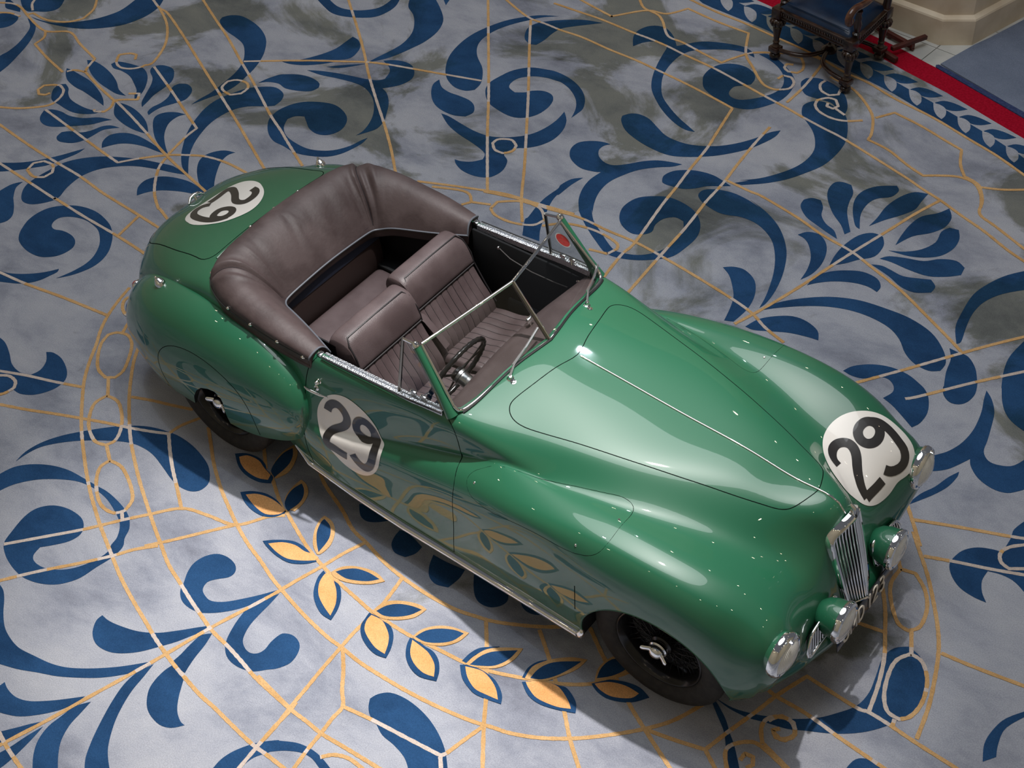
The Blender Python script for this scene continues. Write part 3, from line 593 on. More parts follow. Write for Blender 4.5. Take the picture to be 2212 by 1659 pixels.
tube('centre_trim', [tuple(CB+Vector((.008, 0, .006))), tuple(CT+Vector((.008, 0, .006)))], .005, M_chrome, ws, seg=6)
mr = part_empty('mirror', ws)
tube('bracket', [(.095, .055, 1.085), (.10, .052, 1.05), (.115, .04, 1.02), (.13, .03, 1.0)], .004, M_chrome, mr, seg=6)
tube('bracket_arm', [(.095, .055, 1.085), (.075, .04, 1.05), (.06, .02, .99)], .0035, M_chrome, mr, seg=6)
rbox('mirror_head', (.018, .05, .03), M_chrome, mr, .006, 2, Matrix.Translation((.095, .055, 1.085)))

# ------------------------------------------------------------------ grille
gr = part_empty('radiator_grille', car)
# ridge profile (y=0) and side profile
def ridge(z): return float(np.interp(z, [.415, .62, .80, .93], [2.004, 1.952, 1.902, 1.866]))
def sidex(z): return float(np.interp(z, [.415, .58, .74, .82, .93], [1.952, 1.905, 1.855, 1.832, 1.862]))
def gwid(z): return float(np.interp(z, [.415, .55, .70, .80, .83], [.098, .112, .122, .122, .118]))
def gtop(y): return float(np.interp(abs(y), [0, .05, .09, .118, .13], [.885, .868, .840, .800, .78]))
def gx(y, z):
    w_ = gwid(min(z, .83)); t = min(abs(y)/w_, 1); return ridge(z)*(1-t)+sidex(z)*t
for s in (-1, 1):
    V = []; n = 14
    for i in range(n):
        for j in range(7):
            yy = j/6; z = .418+(gtop(yy*.112)-.02-.418)*i/(n-1); y = s*gwid(z)*yy; V.append((gx(y, z)-.016, y, z))
    mkobj('grille_core', V, gridfaces(n, 7, flip=(s < 0)), M_blackvoid, gr)
    for k in range(8):
        fr = (k+.5)/8.3
        P = []
        for i in range(16):
            z = .420+(gtop(fr*.118)-.012-.420)*i/15; y = s*gwid(z)*fr; P.append((gx(y, z)-.002, y, z))
        tube('slat', P, .0036, M_chrome, gr, seg=6, flat=1.8, up=(1, 0, 0))
    # shell
    fr_ = []
    for y in np.linspace(0, .112, 9): z = gtop(y); fr_.append((gx(s*y, z)-.004, s*y, z))
    for z in np.linspace(.785, .412, 12): fr_.append((sidex(z)-.002, s*gwid(z), z))
    P = curve_pts(fr_, 2); V = []
    prof = [(-.004, -.018), (.012, -.016), (.016, -.004), (.006, .010), (-.02, .014), (-.03, .0)]
    T = np.gradient(P, axis=0)
    for q, t in zip(P, T):
        t = Vector(t).normalized(); fx = Vector((1, s*.45, .15)).normalized(); ot = t.cross(fx)
        c2 = Vector(q)-Vector((ridge(.65), 0, .62))
        if ot.dot(c2) < 0: ot = -ot
        ot.normalize()
        for a_, b_ in prof: V.append(tuple(Vector(q)+fx*a_+ot*b_))
    sharpen(mkobj('grille_shell', V, gridfaces(len(P), 6, True)+[tuple(range(6)), tuple(range(len(V)-6, len(V)))], M_chrome, gr), 50)
    tube('lower_rim', [(2.006, 0, .412), (1.983, s*.045, .411), (1.955, s*.10, .411)], .0055, M_chrome, gr, seg=6)
    # side grille
    sg = part_empty('side_grille', car)
    c4 = [Vector((1.922, s*.172, .545)), Vector((1.932, s*.415, .500)), Vector((1.950, s*.440, .400)), Vector((1.955, s*.178, .420))]
    qc = curve_pts([tuple(c4[0].lerp(c4[1], .03)), tuple(c4[0].lerp(c4[1], .5)), tuple(c4[0].lerp(c4[1], .93)), tuple(c4[1].lerp(c4[2], .22)), tuple(c4[1].lerp(c4[2], .93)), tuple(c4[2].lerp(c4[3], .5)), tuple(c4[3]), tuple(c4[3].lerp(c4[0], .5))], 5, closed=True)
    tube('surround', qc, .0085, M_chrome, sg, seg=8, closed=True)
    mkobj('shade_back', [tuple(v-Vector((.012, 0, 0))) for v in c4], [(0, 1, 2, 3)], M_blackvoid, sg, smooth=False)
    for k in range(12):
        f_ = (k+.8)/12.6; a = c4[0].lerp(c4[1], f_); b = c4[3].lerp(c4[2], f_)
        tube('slat', [tuple(a), tuple(b)], .0036, M_chrome, sg, seg=6, flat=1.5, up=(1, 0, 0))
    # headlamp
    hl = part_empty('headlamp', car); M = frame((1.897, s*.644, .640), (1, s*.03, .02)) @ Matrix.Scale(.94, 4)
    lathe('bucket', [(.060, -.12), (.088, -.05), (.106, .004)], M_green, hl, 40, M)
    lathe('chrome_rim', [(.106, .0), (.115, .003), (.118, .014), (.116, .030), (.108, .044), (.097, .050), (.090, .046)], M_chrome, hl, 48, M)
    lathe('lens', [(0, .078), (.03, .075), (.06, .066), (.083, .053), (.094, .044), (.094, .03)], M_lens, hl, 48, M)
    rbox('rim_clip', (.02, .018, .012), M_chrome, hl, .003, 2, Matrix.Translation((1.95, s*.652, .757)))
    # spot lamp
    sp_ = part_empty('spot_lamp', car); M = frame((2.000, s*.250, .500), (1, 0, .03)) @ Matrix.Scale(1.12, 4)
    lathe('shell', [(0, -.115), (.025, -.112), (.05, -.098), (.07, -.073), (.081, -.04), (.084, -.005)], M_green, sp_, 36, M)
    lathe('chrome_rim', [(.083, -.006), (.090, -.002), (.092, .010), (.088, .022), (.078, .027), (.073, .024)], M_chrome, sp_, 40, M)
    lathe('lens', [(0, .040), (.03, .038), (.055, .032), (.074, .023), (.074, .012)], M_lens, sp_, 40, M)
    tube('stem', [(1.955, s*.25, .36), (1.955, s*.25, .42)], .011, M_black, sp_, seg=8)
    # under-bumper bracket
    # rear lamps
    c, n = near((-1.815, s*.625, .87), (WINGS[s][1],)); n = outn(c, n)
    rl = part_empty('side_lamp', car); M = frame(c, (n+Vector((-.25, 0, 0))).normalized(), (1, 0, 0)) @ Matrix.Scale(.8, 4)
    lathe('body', [(.034, -.012), (.036, .010), (.033, .022), (.028, .028)], M_chrome, rl, 24, M)
    lathe('dome', [(0, .052), (.010, .050), (.020, .042), (.027, .028)], M_chrome, rl, 24, M)
    lathe('cap_nut', [(0, .066), (.007, .064), (.009, .052)], M_chrome, rl, 12, M)
    c, n = near((-2.20, s*.52, .60), (WINGS[s][1],)); n = outn(c, n); M = frame(c, n, (0, 0, 1))
    tl = part_empty('tail_lamp', car)
    lathe('bezel', [(.034, -.01), (.036, .012), (.032, .020), (.028, .022)], M_chrome, tl, 24, M)
    lathe('lens', [(0, .036), (.015, .032), (.026, .022)], M_redlens, tl, 20, M)
# badge
bd = part_empty('bonnet_badge', car)
tube('mascot', [(1.840, 0, .925), (1.856, 0, .945), (1.868, 0, .935), (1.876, 0, .90), (1.885, 0, .865)], [.004, .010, .011, .008, .004], M_chrome, bd, seg=10)
mkobj('badge_enamel', [(1.872, -.010, .935), (1.872, .010, .935), (1.889, .007, .885), (1.889, -.007, .885)], [(0, 3, 2, 1)], M_black, bd, smooth=False)
# boot handle
bh = part_empty('boot_handle', boot)
tube('t_bar', [(-2.180, -.060, .862), (-2.196, -.030, .876), (-2.200, 0, .880), (-2.196, .030, .876), (-2.180, .060, .862)], [.005, .010, .011, .010, .005], M_chrome, bh, seg=8)
tube('stem', [(-2.15, 0, .80), (-2.200, 0, .878)], .010, M_chrome, bh, seg=8)
# number plate
npl = part_empty('number_plate', car)
rbox('plate', (.006, .54, .108), M_blackgloss, npl, .003, 2, Matrix.Translation((2.004, 0, .350)) @ Matrix.Rotation(math.radians(-8), 4, 'Y'))
def glyph(ch):
    G_ = {'U': [[(0, 1), (0, .3), (.12, .06), (.35, 0), (.58, .06), (.7, .3), (.7, 1)]], 'M': [[(0, 0), (0, 1), (.4, .3), (.8, 1), (.8, 0)]], 'D': [[(0, 0), (0, 1), (.4, .97), (.66, .75), (.72, .5), (.66, .25), (.4, .03), (0, 0)]],
          '1': [[(.1, .8), (.25, 1), (.25, 0)]], '2': [[(0, .75), (.08, .93), (.3, 1), (.55, .92), (.62, .7), (.5, .48), (0, 0), (.65, 0)]], '3': [[(0, .9), (.2, 1), (.45, .97), (.58, .78), (.48, .58), (.25, .53), (.5, .47), (.62, .26), (.48, .05), (.2, 0), (0, .1)]]}
    return G_[ch]
y = -.215; hgt = .084
for ch, adv in (('U', .068), ('M', .076), ('D', .088), ('1', .050), ('2', .068), ('3', .06)):
    ms = []
    for st_ in glyph(ch):
        pts = [(2.0095-(b-.5)*hgt*.14*-1*-1, y+a*hgt*.78, .350+(b-.5)*hgt) for a, b in st_]
        ms.append(tube_mesh(pts, .0078, 6, flat=.5, up=(1, 0, 0)))
    mkobj('plate_letter', *join(*ms), M_plate, npl); y += adv
tube('plate_bracket', [(1.97, 0, .33), (1.95, 0, .27)], .01, M_black, npl, seg=6)
# ------------------------------------------------------------------ wheels
def make_wheel(name, x, s, full):
    wl = part_empty(name, car); wl.location = (x, s*.688, .35); R = Matrix.Rotation(-s*math.pi/2, 4, 'X')   # local z -> outward
    R = frame((0, 0, 0), (0, s, 0), (1, 0, 0))
    tp = [(.225, .055), (.232, .066), (.262, .078), (.300, .080), (.328, .070), (.338, .062), (.343, .056), (.3435, .052), (.3385, .050), (.3385, .046), (.3455, .044), (.3465, .022), (.342, .020), (.342, .016), (.347, .014), (.347, -.014), (.342, -.016), (.342, -.020), (.3465, -.022), (.3455, -.044), (.3385, -.046), (.3385, -.050), (.3435, -.052), (.338, -.062), (.328, -.070), (.300, -.080), (.262, -.078), (.225, -.055)]
    V = []; seg = 72; tp = [(r if r < .23 else .225+(r-.225)*.985, z) for r, z in tp]
    for r, z in tp:
        for k in range(seg): th = 2*math.pi*k/seg; V.append((r*math.cos(th), r*math.sin(th), z))
    V = [tuple(R @ Vector(v)) for v in V]
    sharpen(mkobj('tyre', V, gridfaces(len(tp), seg, True), M_tyre, wl), 50)
    rp = [(.226, .058), (.222, .064), (.216, .062), (.212, .048), (.200, .038), (.198, -.03), (.212, -.045), (.225, -.055)]
    V = [tuple(R @ Vector((r*math.cos(2*math.pi*k/seg), r*math.sin(2*math.pi*k/seg), z))) for r, z in rp for k in range(seg)]
    mkobj('rim', V, gridfaces(len(rp), seg, True), M_blackgloss, wl)
    lathe('hub', [(.062, -.06), (.062, -.045), (.042, -.035), (.040, .010), (.052, .018), (.052, .034), (.038, .044), (.030, .05)], M_blackgloss, wl, 28, R)
    lathe('brake_drum', [(0, -.045), (.17, -.045), (.172, -.07), (.16, -.10)], M_blackgloss, wl, 36, R)
    if full:
        ms = []
        for k in range(60):
            a = 2*math.pi*k/60; d = (.42 if (k//1) % 2 else -.42); inner = k % 4 < 2
            r0, z0 = (.05, .026) if inner else (.058, -.05); r1, z1 = .201, (-.012 if inner else .022)
            p0 = R @ Vector((r0*math.cos(a+d), r0*math.sin(a+d), z0)); p1 = R @ Vector((r1*math.cos(a), r1*math.sin(a), z1))
            ms.append(tube_mesh([tuple(p0), tuple(p1)], .0022, 5))
        o = mkobj('wire_spokes', *join(*ms), M_blackgloss, wl); o['kind'] = 'stuff'
    kn = lathe('knock_off', [(0, .104), (.014, .103), (.027, .097), (.036, .084), (.039, .070), (.046, .064), (.046, .050), (.040, .044)], M_chrome, wl, 24, R)
    for e in (0, 1):
        a = (2.95 if full else -1.45)+math.pi*e; u = Vector((math.cos(a), math.sin(a), 0))
        P = [R @ (u*.022+Vector((0, 0, .078))), R @ (u*.045+Vector((0, 0, .090))), R @ (u*.062+Vector((0, 0, .100))), R @ (u*.070+Vector((0, 0, .102)))]
        tube('spinner_ear', [tuple(v) for v in P], [.020, .018, .017, .010], M_chrome, wl, seg=8, flat=.45, up=tuple(R.to_3x3() @ Vector((0, 0, 1))))
    return wl
for s in (-1, 1):
    make_wheel('front_wheel', 1.3715, s, True); make_wheel('rear_wheel', -1.3715, s, s < 0)
# arch lips, spat outline
for s in (-1, 1):
    P = []
    for a in np.linspace(-4, 184, 50):
        x = 1.38+.379*math.cos(math.radians(a)); z = .28+.379*math.sin(math.radians(a)); h = side_pt(x, z, s)
        P.append(tuple(h[0]+Vector((0, -s*.004, 0))))
    tube('arch_lip', P, .006, M_green, body, seg=6)
    tr = (WINGS[s][1],)
    SP = [(-1.035, .30), (-1.02, .42), (-1.03, .54), (-1.08, .635), (-1.20, .705), (-1.37, .735), (-1.53, .712), (-1.65, .645), (-1.715, .54), (-1.725, .42), (-1.72, .33)]
    pts = curve_pts([(x, 0, z) for x, z in SP], 5)
    P = []
    for x, _, z in pts:
        h = WINGS[s][1].ray_cast(Vector((x, s*2, z)), Vector((0, -s, 0)))
        if h[0] is not None: P.append(tuple(h[0]+Vector((0, -s*.0009, 0))))
    tube('spat_gap', P, .0024, M_gap, WINGS[s][0], seg=5)
# chassis pan
mkobj('underbody', *box_mesh(-1.9, 1.75, -.50, .50, .20, .27), M_black, car, smooth=False)
for s in (-1, 1):
    tube('rear_axle', [(-1.3715, 0, .33), (-1.3715, s*.66, .35)], .045, M_black, car, seg=10); tube('front_axle', [(1.3715, 0, .30), (1.3715, s*.66, .35)], .03, M_black, car, seg=10)
    tube('jacking_point', [(-.60, s*.66, .235), (-.60, s*.66, .195)], .016, M_black, car, seg=8)
# ================================================================== INTERIOR
# hood bag round the rear of the cockpit: sections from outer seam over the crest to the inner edge
BAG = [
 [(-.715, .660, .935), (-.705, .664, .958), (-.700, .615, .978), (-.692, .565, .955), (-.684, .545, .912)],
 [(-.90, .672, .955), (-.90, .672, .990), (-.90, .60, 1.022), (-.90, .515, .975), (-.90, .462, .893)],
 [(-1.10, .668, .970), (-1.10, .664, 1.012), (-1.10, .585, 1.055), (-1.09, .48, .99), (-1.08, .402, .877)],
 [(-1.26, .655, .985), (-1.26, .645, 1.032), (-1.23, .565, 1.078), (-1.16, .45, .995), (-1.14, .378, .862)],
 [(-1.39, .618, .998), (-1.39, .598, 1.050), (-1.33, .52, 1.090), (-1.22, .42, .992), (-1.165, .360, .858)],
 [(-1.49, .530, 1.015), (-1.48, .510, 1.068), (-1.41, .44, 1.098), (-1.27, .375, .99), (-1.178, .335, .860)],
 [(-1.525, .36, 1.035), (-1.515, .35, 1.082), (-1.43, .33, 1.102), (-1.285, .30, 1.005), (-1.182, .27, .866)],
 [(-1.54, .17, 1.045), (-1.53, .165, 1.086), (-1.445, .16, 1.102), (-1.295, .15, 1.012), (-1.185, .135, .872)],
 [(-1.545, 0, 1.048), (-1.535, 0, 1.088), (-1.45, 0, 1.102), (-1.30, 0, 1.015), (-1.186, 0, .875)]]
Bg = np.array(BAG, float); Bf = np.concatenate([Bg*np.array([1, -1, 1.0]), Bg[-2::-1]], axis=0)
BS = surf(Bf, 14, 10); nb, mb = BS.shape[:2]
# creases and folds, strongest at the rear corners
BNn = gridnormals(BS)
if BNn[nb//2, mb//2, 2] < 0: BNn = -BNn
ui = np.linspace(0, 1, nb)[:, None]; vi = np.linspace(0, 1, mb)[None, :]
def bump(u0, wu, slope, amp, v0=.5, wv=.35): return amp*np.exp(-((ui-u0-slope*(vi-.5))/wu)**2)*np.exp(-((vi-v0)/wv)**2)
rng = random.Random(4); fold = np.zeros((nb, mb))
for cu in (.285, .715):
    sg_ = 1 if cu < .5 else -1
    fold += bump(cu, .006, 0, -.016, .5, .6)+bump(cu+.014*sg_, .007, .01*sg_, .009, .5, .5)+bump(cu-.022*sg_, .012, -.05*sg_, -.014, .55, .3)+bump(cu-.045*sg_, .013, -.08*sg_, .010, .45, .3)
for k in range(34):
    fold += bump(rng.uniform(.30, .70), rng.uniform(.004, .012), rng.uniform(-.10, .10), rng.uniform(-.0045, .0035), rng.uniform(.35, .75), rng.uniform(.12, .35))
for k in range(14):
    fold += bump(rng.choice([rng.uniform(.05, .27), rng.uniform(.73, .95)]), rng.uniform(.006, .015), rng.uniform(-.08, .08), rng.uniform(-.002, .002), rng.uniform(.3, .8), .3)
edge = np.minimum(1, np.minimum(vi, 1-vi)*9)
BS2 = BS+BNn*(fold*edge)[..., None]
V = BS2.reshape(-1, 3); F = gridfaces(nb, mb)
# underside
U = BS2.copy(); U[:, :, 2] -= .035; U[:, 1:-1, 2] -= .03
V2 = U.reshape(-1, 3); off = len(V); F2 = [tuple(i+off for i in f[::-1]) for f in F]
side = []
for i in range(nb-1):
    for j in (0, mb-1): side.append((i*mb+j, (i+1)*mb+j, off+(i+1)*mb+j, off+i*mb+j))
for j in range(mb-1):
    for i in (0, nb-1): side.append((i*mb+j, i*mb+j+1, off+i*mb+j+1, off+i*mb+j))
bag = mkobj('hood_bag', np.vstack([V, V2]), F+F2+side, M_bag, car)
bm = bmesh.new(); bm.from_mesh(bag.data); bmesh.ops.recalc_face_normals(bm, faces=bm.faces); bm.to_mesh(bag.data); bm.free(); sharpen(bag, 50)
tube('inner_piping', BS2[:, -1]+np.array([0, 0, .002]), .0055, M_piping, bag, seg=6)
tube('outer_piping', BS2[:, 0]+np.array([0, 0, .003]), .0045, M_seam, bag, seg=6)
for i in (0, nb-1): tube('end_piping', BS2[i], .005, M_piping, bag, seg=6)
# corner seams of the bag
for cu in (.285, .715):
    i = int(cu*(nb-1)); tube('corner_seam', (BS2[i]+BNn[i]*.001)[2:-2], .0022, M_seam, bag, seg=5)
# press studs round its lower edge
for (x, y, z) in [(-.745, .668, .945), (-.905, .674, .968), (-1.085, .672, .986), (-1.25, .657, 1.000), (-1.475, .538, 1.035), (-1.520, .36, 1.056), (-1.540, .18, 1.066)]:
    for s in (-1, 1):
        c = Vector((x, s*y, z)); n = Vector((-.4 if x < -1.4 else 0, s*(.75 if x > -1.4 else .2), .6)).normalized()
        lathe('press_stud', [(0, .012), (.006, .011), (.0095, .006), (.011, -.004)], M_chrome, bag, 12, frame(c, n, (1, 0, 0)))
c = Vector((-1.543, 0, 1.069)); lathe('press_stud', [(0, .012), (.006, .011), (.0095, .006), (.011, -.004)], M_chrome, bag, 12, frame(c, (-.4, 0, .9), (0, 1, 0)))
# cockpit lining
inn = part_empty('cockpit_lining', car)
def sheet(name, P, mat, parent, nj=6, nk=6, th=.0, **k):
    S_ = surf(np.array(P, float), nj, nk) if nj > 1 else np.array(P, float); return mkobj(name, S_.reshape(-1, 3), gridfaces(*S_.shape[:2]), mat, parent, **k)
mkobj('cockpit_floor', *box_mesh(-1.36, .16, -.585, .585, .295, .31), M_carpetin, inn, smooth=False)
mkobj('transmission_tunnel', *xform(tube_mesh([(-1.2, 0, .33), (-.4, 0, .34), (.15, 0, .38)], .10, 16), Matrix.Identity(4)), M_carpetin, inn)
sheet('rear_bulkhead_top', [[(-1.195, y, z) for y in (-.40, -.2, 0, .2, .40)] for z in (.885, .82, .765)], M_navy, inn)
sheet('rear_seat_back', [[(-1.200+dx, y, z) for y in (-.40, -.2, 0, .2, .40)] for z, dx in ((.77, 0), (.70, .012), (.62, .015), (.55, .01))], M_dkleather, inn)
for s in (-1, 1):
    mkobj('side_trim_panel', *box_mesh(-1.36, -.70, min(s*.482, s*.49), max(s*.482, s*.49), .31, .90), M_carpetin, inn, smooth=False)
    mkobj('quarter_ledge', *box_mesh(-1.20, -.70, min(s*.36, s*.482), max(s*.36, s*.482), .52, .60), M_carpetin, inn, smooth=False)
    rbox('ledge_edge', (.46, .022, .022), M_black, inn, .008, 2, Matrix.Translation((-.97, s*.362, .603)))
    rbox('door_trim', (.80, .016, .56), M_carpetin, doors[s], .006, 2, Matrix.Translation((-.28, s*.585, .66)))
    rbox('door_pocket', (.50, .03, .16), M_carpetin, doors[s], .01, 2, Matrix.Translation((-.20, s*.572, .50)))
    tube('door_cable', [(-.50, s*.572, .90), (-.42, s*.566, .865), (-.28, s*.562, .845), (-.14, s*.562, .845), (-.05, s*.564, .850)], .0035, M_seamgrey, doors[s], seg=6)
    lathe('cable_knob', [(0, .012), (.008, .01), (.010, 0)], M_chrome, doors[s], 12, frame((-.50, s*.575, .90), (0, -s, 0)))
    lathe('door_pull', [(0, .03), (.008, .028), (.012, .004), (.02, 0)], M_chrome, doors[s], 14, frame((.015, s*.575, .900), (0, -s, 0)))
# rear seat
rs = part_empty('rear_seat', car)
rbox('cushion', (.42, .70, .20), M_leather, rs, .04, 4, Matrix.Translation((-.97, 0, .515)))
# front seats: backrests
def cushion_grid(name, P, mat, parent, thick, nj=8, nk=8):
    S_ = surf(np.array(P, float), nj, nk); return S_
def seat_back(y0, y1, xb, zt, parent, label=None):
    """reclined backrest: pleated lower face, smooth head roll, piping"""
    bk = mk = part_empty('backrest', parent); s_out = 1 if (y0+y1) > 0 else -1; ym = (y0+y1)/2; hw = (y1-y0)/2
    # profile (x, z) front face bottom -> top -> rear bottom, relative
    prof = [(.250, -.44), (.235, -.37), (.165, -.27), (.095, -.165)]                       # pleated face
    roll = [(.100, -.162), (.098, -.13), (.075, -.07), (.042, -.022), (.010, -.004), (-.035, 0), (-.072, -.008), (-.090, -.035)]
    rear = [(-.092, -.04), (-.075, -.15), (-.03, -.30), (.02, -.44)]
    n = 7
    def crown(u): return 1-abs(u)**5*.10
    W = 72
    # pleated panel
    V = []; pr = curve_pts([(xb+a, 0, zt+b) for a, b in prof], 6)
    npl = max(8, int(round((y1-y0)/.046)))
    for q in pr:
        for k in range(W+1):
            u = k/W; y = y0+.012+(y1-y0-.024)*u; ph = (u*npl) % 1; g = -.003*math.exp(-(min(ph, 1-ph)/.08)**2)+.002*math.sin(math.pi*ph)
            V.append((q[0]+g*.8, y, q[2]+g*.6))
    mkobj('pleated_panel', V, gridfaces(len(pr), W+1), M_leather, bk)
    ms = []
    for k in range(1, npl):
        y = y0+.012+(y1-y0-.024)*k/npl; ms.append(tube_mesh([(q[0]-.0012, y, q[2]-.001) for q in pr[::2]], .0016, 4))
    mkobj('pleat_seams', *join(*ms), M_seam, bk)
    # head roll + rear + sides as one closed loft across y
    loop = roll+rear+[(.22, -.44), (.205, -.37), (.14, -.275), (.075, -.175)]
    L2 = curve_pts([(xb+a, 0, zt+b) for a, b in loop], 4, closed=True); cx = L2[:, 0].mean(); cz = L2[:, 2].mean(); V = []
    us = [-1, -.985, -.96, -.92, -.8, -.5, 0, .5, .8, .92, .96, .985, 1]
    for u in us:
        k = 1-.035*max(0, (abs(u)-.90)/.10)**2; drop = .018*max(0, (abs(u)-.75)/.25)**2.0*(1 if u*s_out > 0 else .25)
        for q in L2:
            top = max(0, (q[2]-(zt-.2))/.2)
            V.append((cx+(q[0]-cx)*k, ym+hw*u, cz+(q[2]-cz)*k-drop*top*1.4))
    m = len(L2); F = gridfaces(len(us), m, True)+[tuple(range(m))[::-1], tuple((len(us)-1)*m+j for j in range(m))]
    o = mkobj('head_roll', V, F, M_leather, bk); bm = bmesh.new(); bm.from_mesh(o.data); bmesh.ops.recalc_face_normals(bm, faces=bm.faces); bm.to_mesh(o.data); bm.free(); sharpen(o, 60)
    tube('seam_piping', [(xb+.103, y, zt-.168) for y in np.linspace(y0+.01, y1-.01, 12)], .005, M_seam, bk, seg=6)
    tp = [(xb+.105, y0+.006, zt-.17), (xb+.088, y0+.006, zt-.10), (xb+.040, y0+.012, zt-.030), (xb+.012, y0+.035, zt-.004), (xb+.010, ym, zt-.0035), (xb+.012, y1-.035, zt-.004), (xb+.040, y1-.012, zt-.030), (xb+.088, y1-.006, zt-.10), (xb+.105, y1-.006, zt-.17)]
    tube('top_piping', tp, .0042, M_seam, bk, seg=6)
    tube('side_piping', [(xb+.100, (y0 if s_out < 0 else y1), zt-.17), (xb+.165, (y0 if s_out < 0 else y1), zt-.275), (xb+.235, (y0 if s_out < 0 else y1), zt-.375)], .0045, M_seam, bk, seg=6)
    return bk
def seat(name, y0, y1, xb, zt, xf):
    st_ = part_empty(name, car); seat_back(y0, y1, xb, zt, st_)
    cu = part_empty('cushion', st_); W = 80; npl = int(round((y1-y0)/.046))
    prof = curve_pts([(xb+.22, 0, zt-.42), (xb+.30, 0, zt-.395), (xb+.42, 0, zt-.375), (xf-.05, 0, zt-.355), (xf, 0, zt-.375), (xf+.018, 0, zt-.43), (xf+.01, 0, zt-.50)], 6); V = []
    for q in prof:
        for k in range(W+1):
            u = k/W; y = y0+(y1-y0)*u; ph = (u*npl) % 1; g = -.0035*math.exp(-(min(ph, 1-ph)/.08)**2)+.003*math.sin(math.pi*ph)
            ed = .022*(max(0, abs(u-.5)*2-.93)/.07)**2
            V.append((q[0], y, q[2]+g-ed))
    mkobj('pleated_top', V, gridfaces(len(prof), W+1), M_leather, cu)
    ms = [tube_mesh([(q[0], y0+(y1-y0)*k/npl, q[2]-.0022) for q in prof[::2]], .0018, 4) for k in range(1, npl)]
    mkobj('pleat_seams', *join(*ms), M_seam, cu)
    mkobj('cushion_base', *box_mesh(xb+.22, xf+.0, y0+.006, y1-.006, zt-.58, zt-.415), M_leather, cu, smooth=False)
    mkobj('seat_runner', *box_mesh(xb+.20, xf-.04, y0+.05, y1-.05, .305, zt-.57), M_black, st_, smooth=False)
    return st_
seat('passenger_seat', .008, .490, -.705, .975, -.165)
seat('driver_seat', -.490, -.008, -.655, .968, -.125)
# belt strap and buckle tab between the seats
tube('seat_strap', [(-.60, .02, .79), (-.56, .03, .76), (-.50, .035, .70), (-.44, .04, .63)], .022, M_leather, car, seg=8, flat=.18)
# ------------------------------------------------------------------ dashboard and scuttle roll
V = []; ys = np.linspace(-.575, .575, 47)
prof = [(.0, .09), (.012, .022), (-.012, -.006), (-.052, -.016), (-.085, -.030), (-.098, -.055), (-.088, -.085), (-.075, -.20)]
for y in ys:
    x0 = float(np.interp(abs(y), [0, .2, .32, .44, .53, .575], [.240, .214, .196, .183, .165, .13])); h = surf_top(x0+.02, float(y))[0].z
    for i, (a, b) in enumerate(prof):
        xx = x0+a if i < 3 else float(np.interp(abs(y), [0, .3, .575], [.150, .145, .135]))+a
        V.append((xx, y, h-.012+min(b, .0) if i else h-.006))
mkobj('dash_roll', V, gridfaces(len(ys), len(prof)), M_leather, car)
rbox('dashboard', (.02, 1.10, .20), M_dkleather, car, .006, 2, Matrix.Translation((.075, 0, .86)))
for y in (-.36, -.24, -.13):
    lathe('dial', [(0, .004), (.034, .004), (.038, .008), (.040, 0)], M_chrome, car, 24, frame((.062, y, .87), (-1, 0, .1)))
# ------------------------------------------------------------------ steering wheel
sw = part_empty('steering_wheel', car)
ax = Vector((1, 0, -.36)).normalized(); cc = Vector((-.105, -.285, .888)); M = frame(cc, -ax, (0, 1, 0))
R_ = .205; V = []; n = 96
for k in range(n):
    a = 2*math.pi*k/n; rr = .0125+.0016*math.cos(a*32)
    for j in range(10):
        b = 2*math.pi*j/10; V.append(M @ Vector(((R_+rr*math.cos(b))*math.cos(a), (R_+rr*math.cos(b))*math.sin(a), rr*math.sin(b))))
F = gridfaces(n, 10, True)+[((n-1)*10+j, (n-1)*10+(j+1) % 10, (j+1) % 10, j) for j in range(10)]
mkobj('rim', V, F, M_blackgloss, sw)
for a in (math.radians(100), math.radians(220), math.radians(340)):
    u = Vector((math.cos(a), math.sin(a), 0))
    tube('spoke', [tuple(M @ (u*.03+Vector((0, 0, -.012)))), tuple(M @ (u*.11+Vector((0, 0, -.008)))), tuple(M @ (u*(R_-.004)))], [.012, .008, .009], M_blackgloss, sw, seg=8, flat=.5, up=tuple(M.to_3x3() @ Vector((0, 0, 1))))
tube('spoke_highlight_strip', [tuple(M @ (Vector((math.cos(.0), math.sin(.0), 0))*.03)), tuple(M @ (Vector((1, 0, 0))*(R_-.01)))], .004, M_chrome, sw, seg=6)
lathe('hub', [(0, .012), (.018, .010), (.036, .002), (.040, -.012), (.036, -.02)], M_blackgloss, sw, 28, M)
lathe('column_boss', [(.030, -.014), (.042, -.020), (.042, -.034), (.037, -.038), (.037, -.104), (.035, -.108), (.034, -.110), (.034, -.132), (.030, -.136), (.015, -.15)], M_alu, sw, 32, M)
tube('column', [tuple(cc+ax*.10), tuple(cc+ax*.30)], .013, M_black, sw, seg=12)
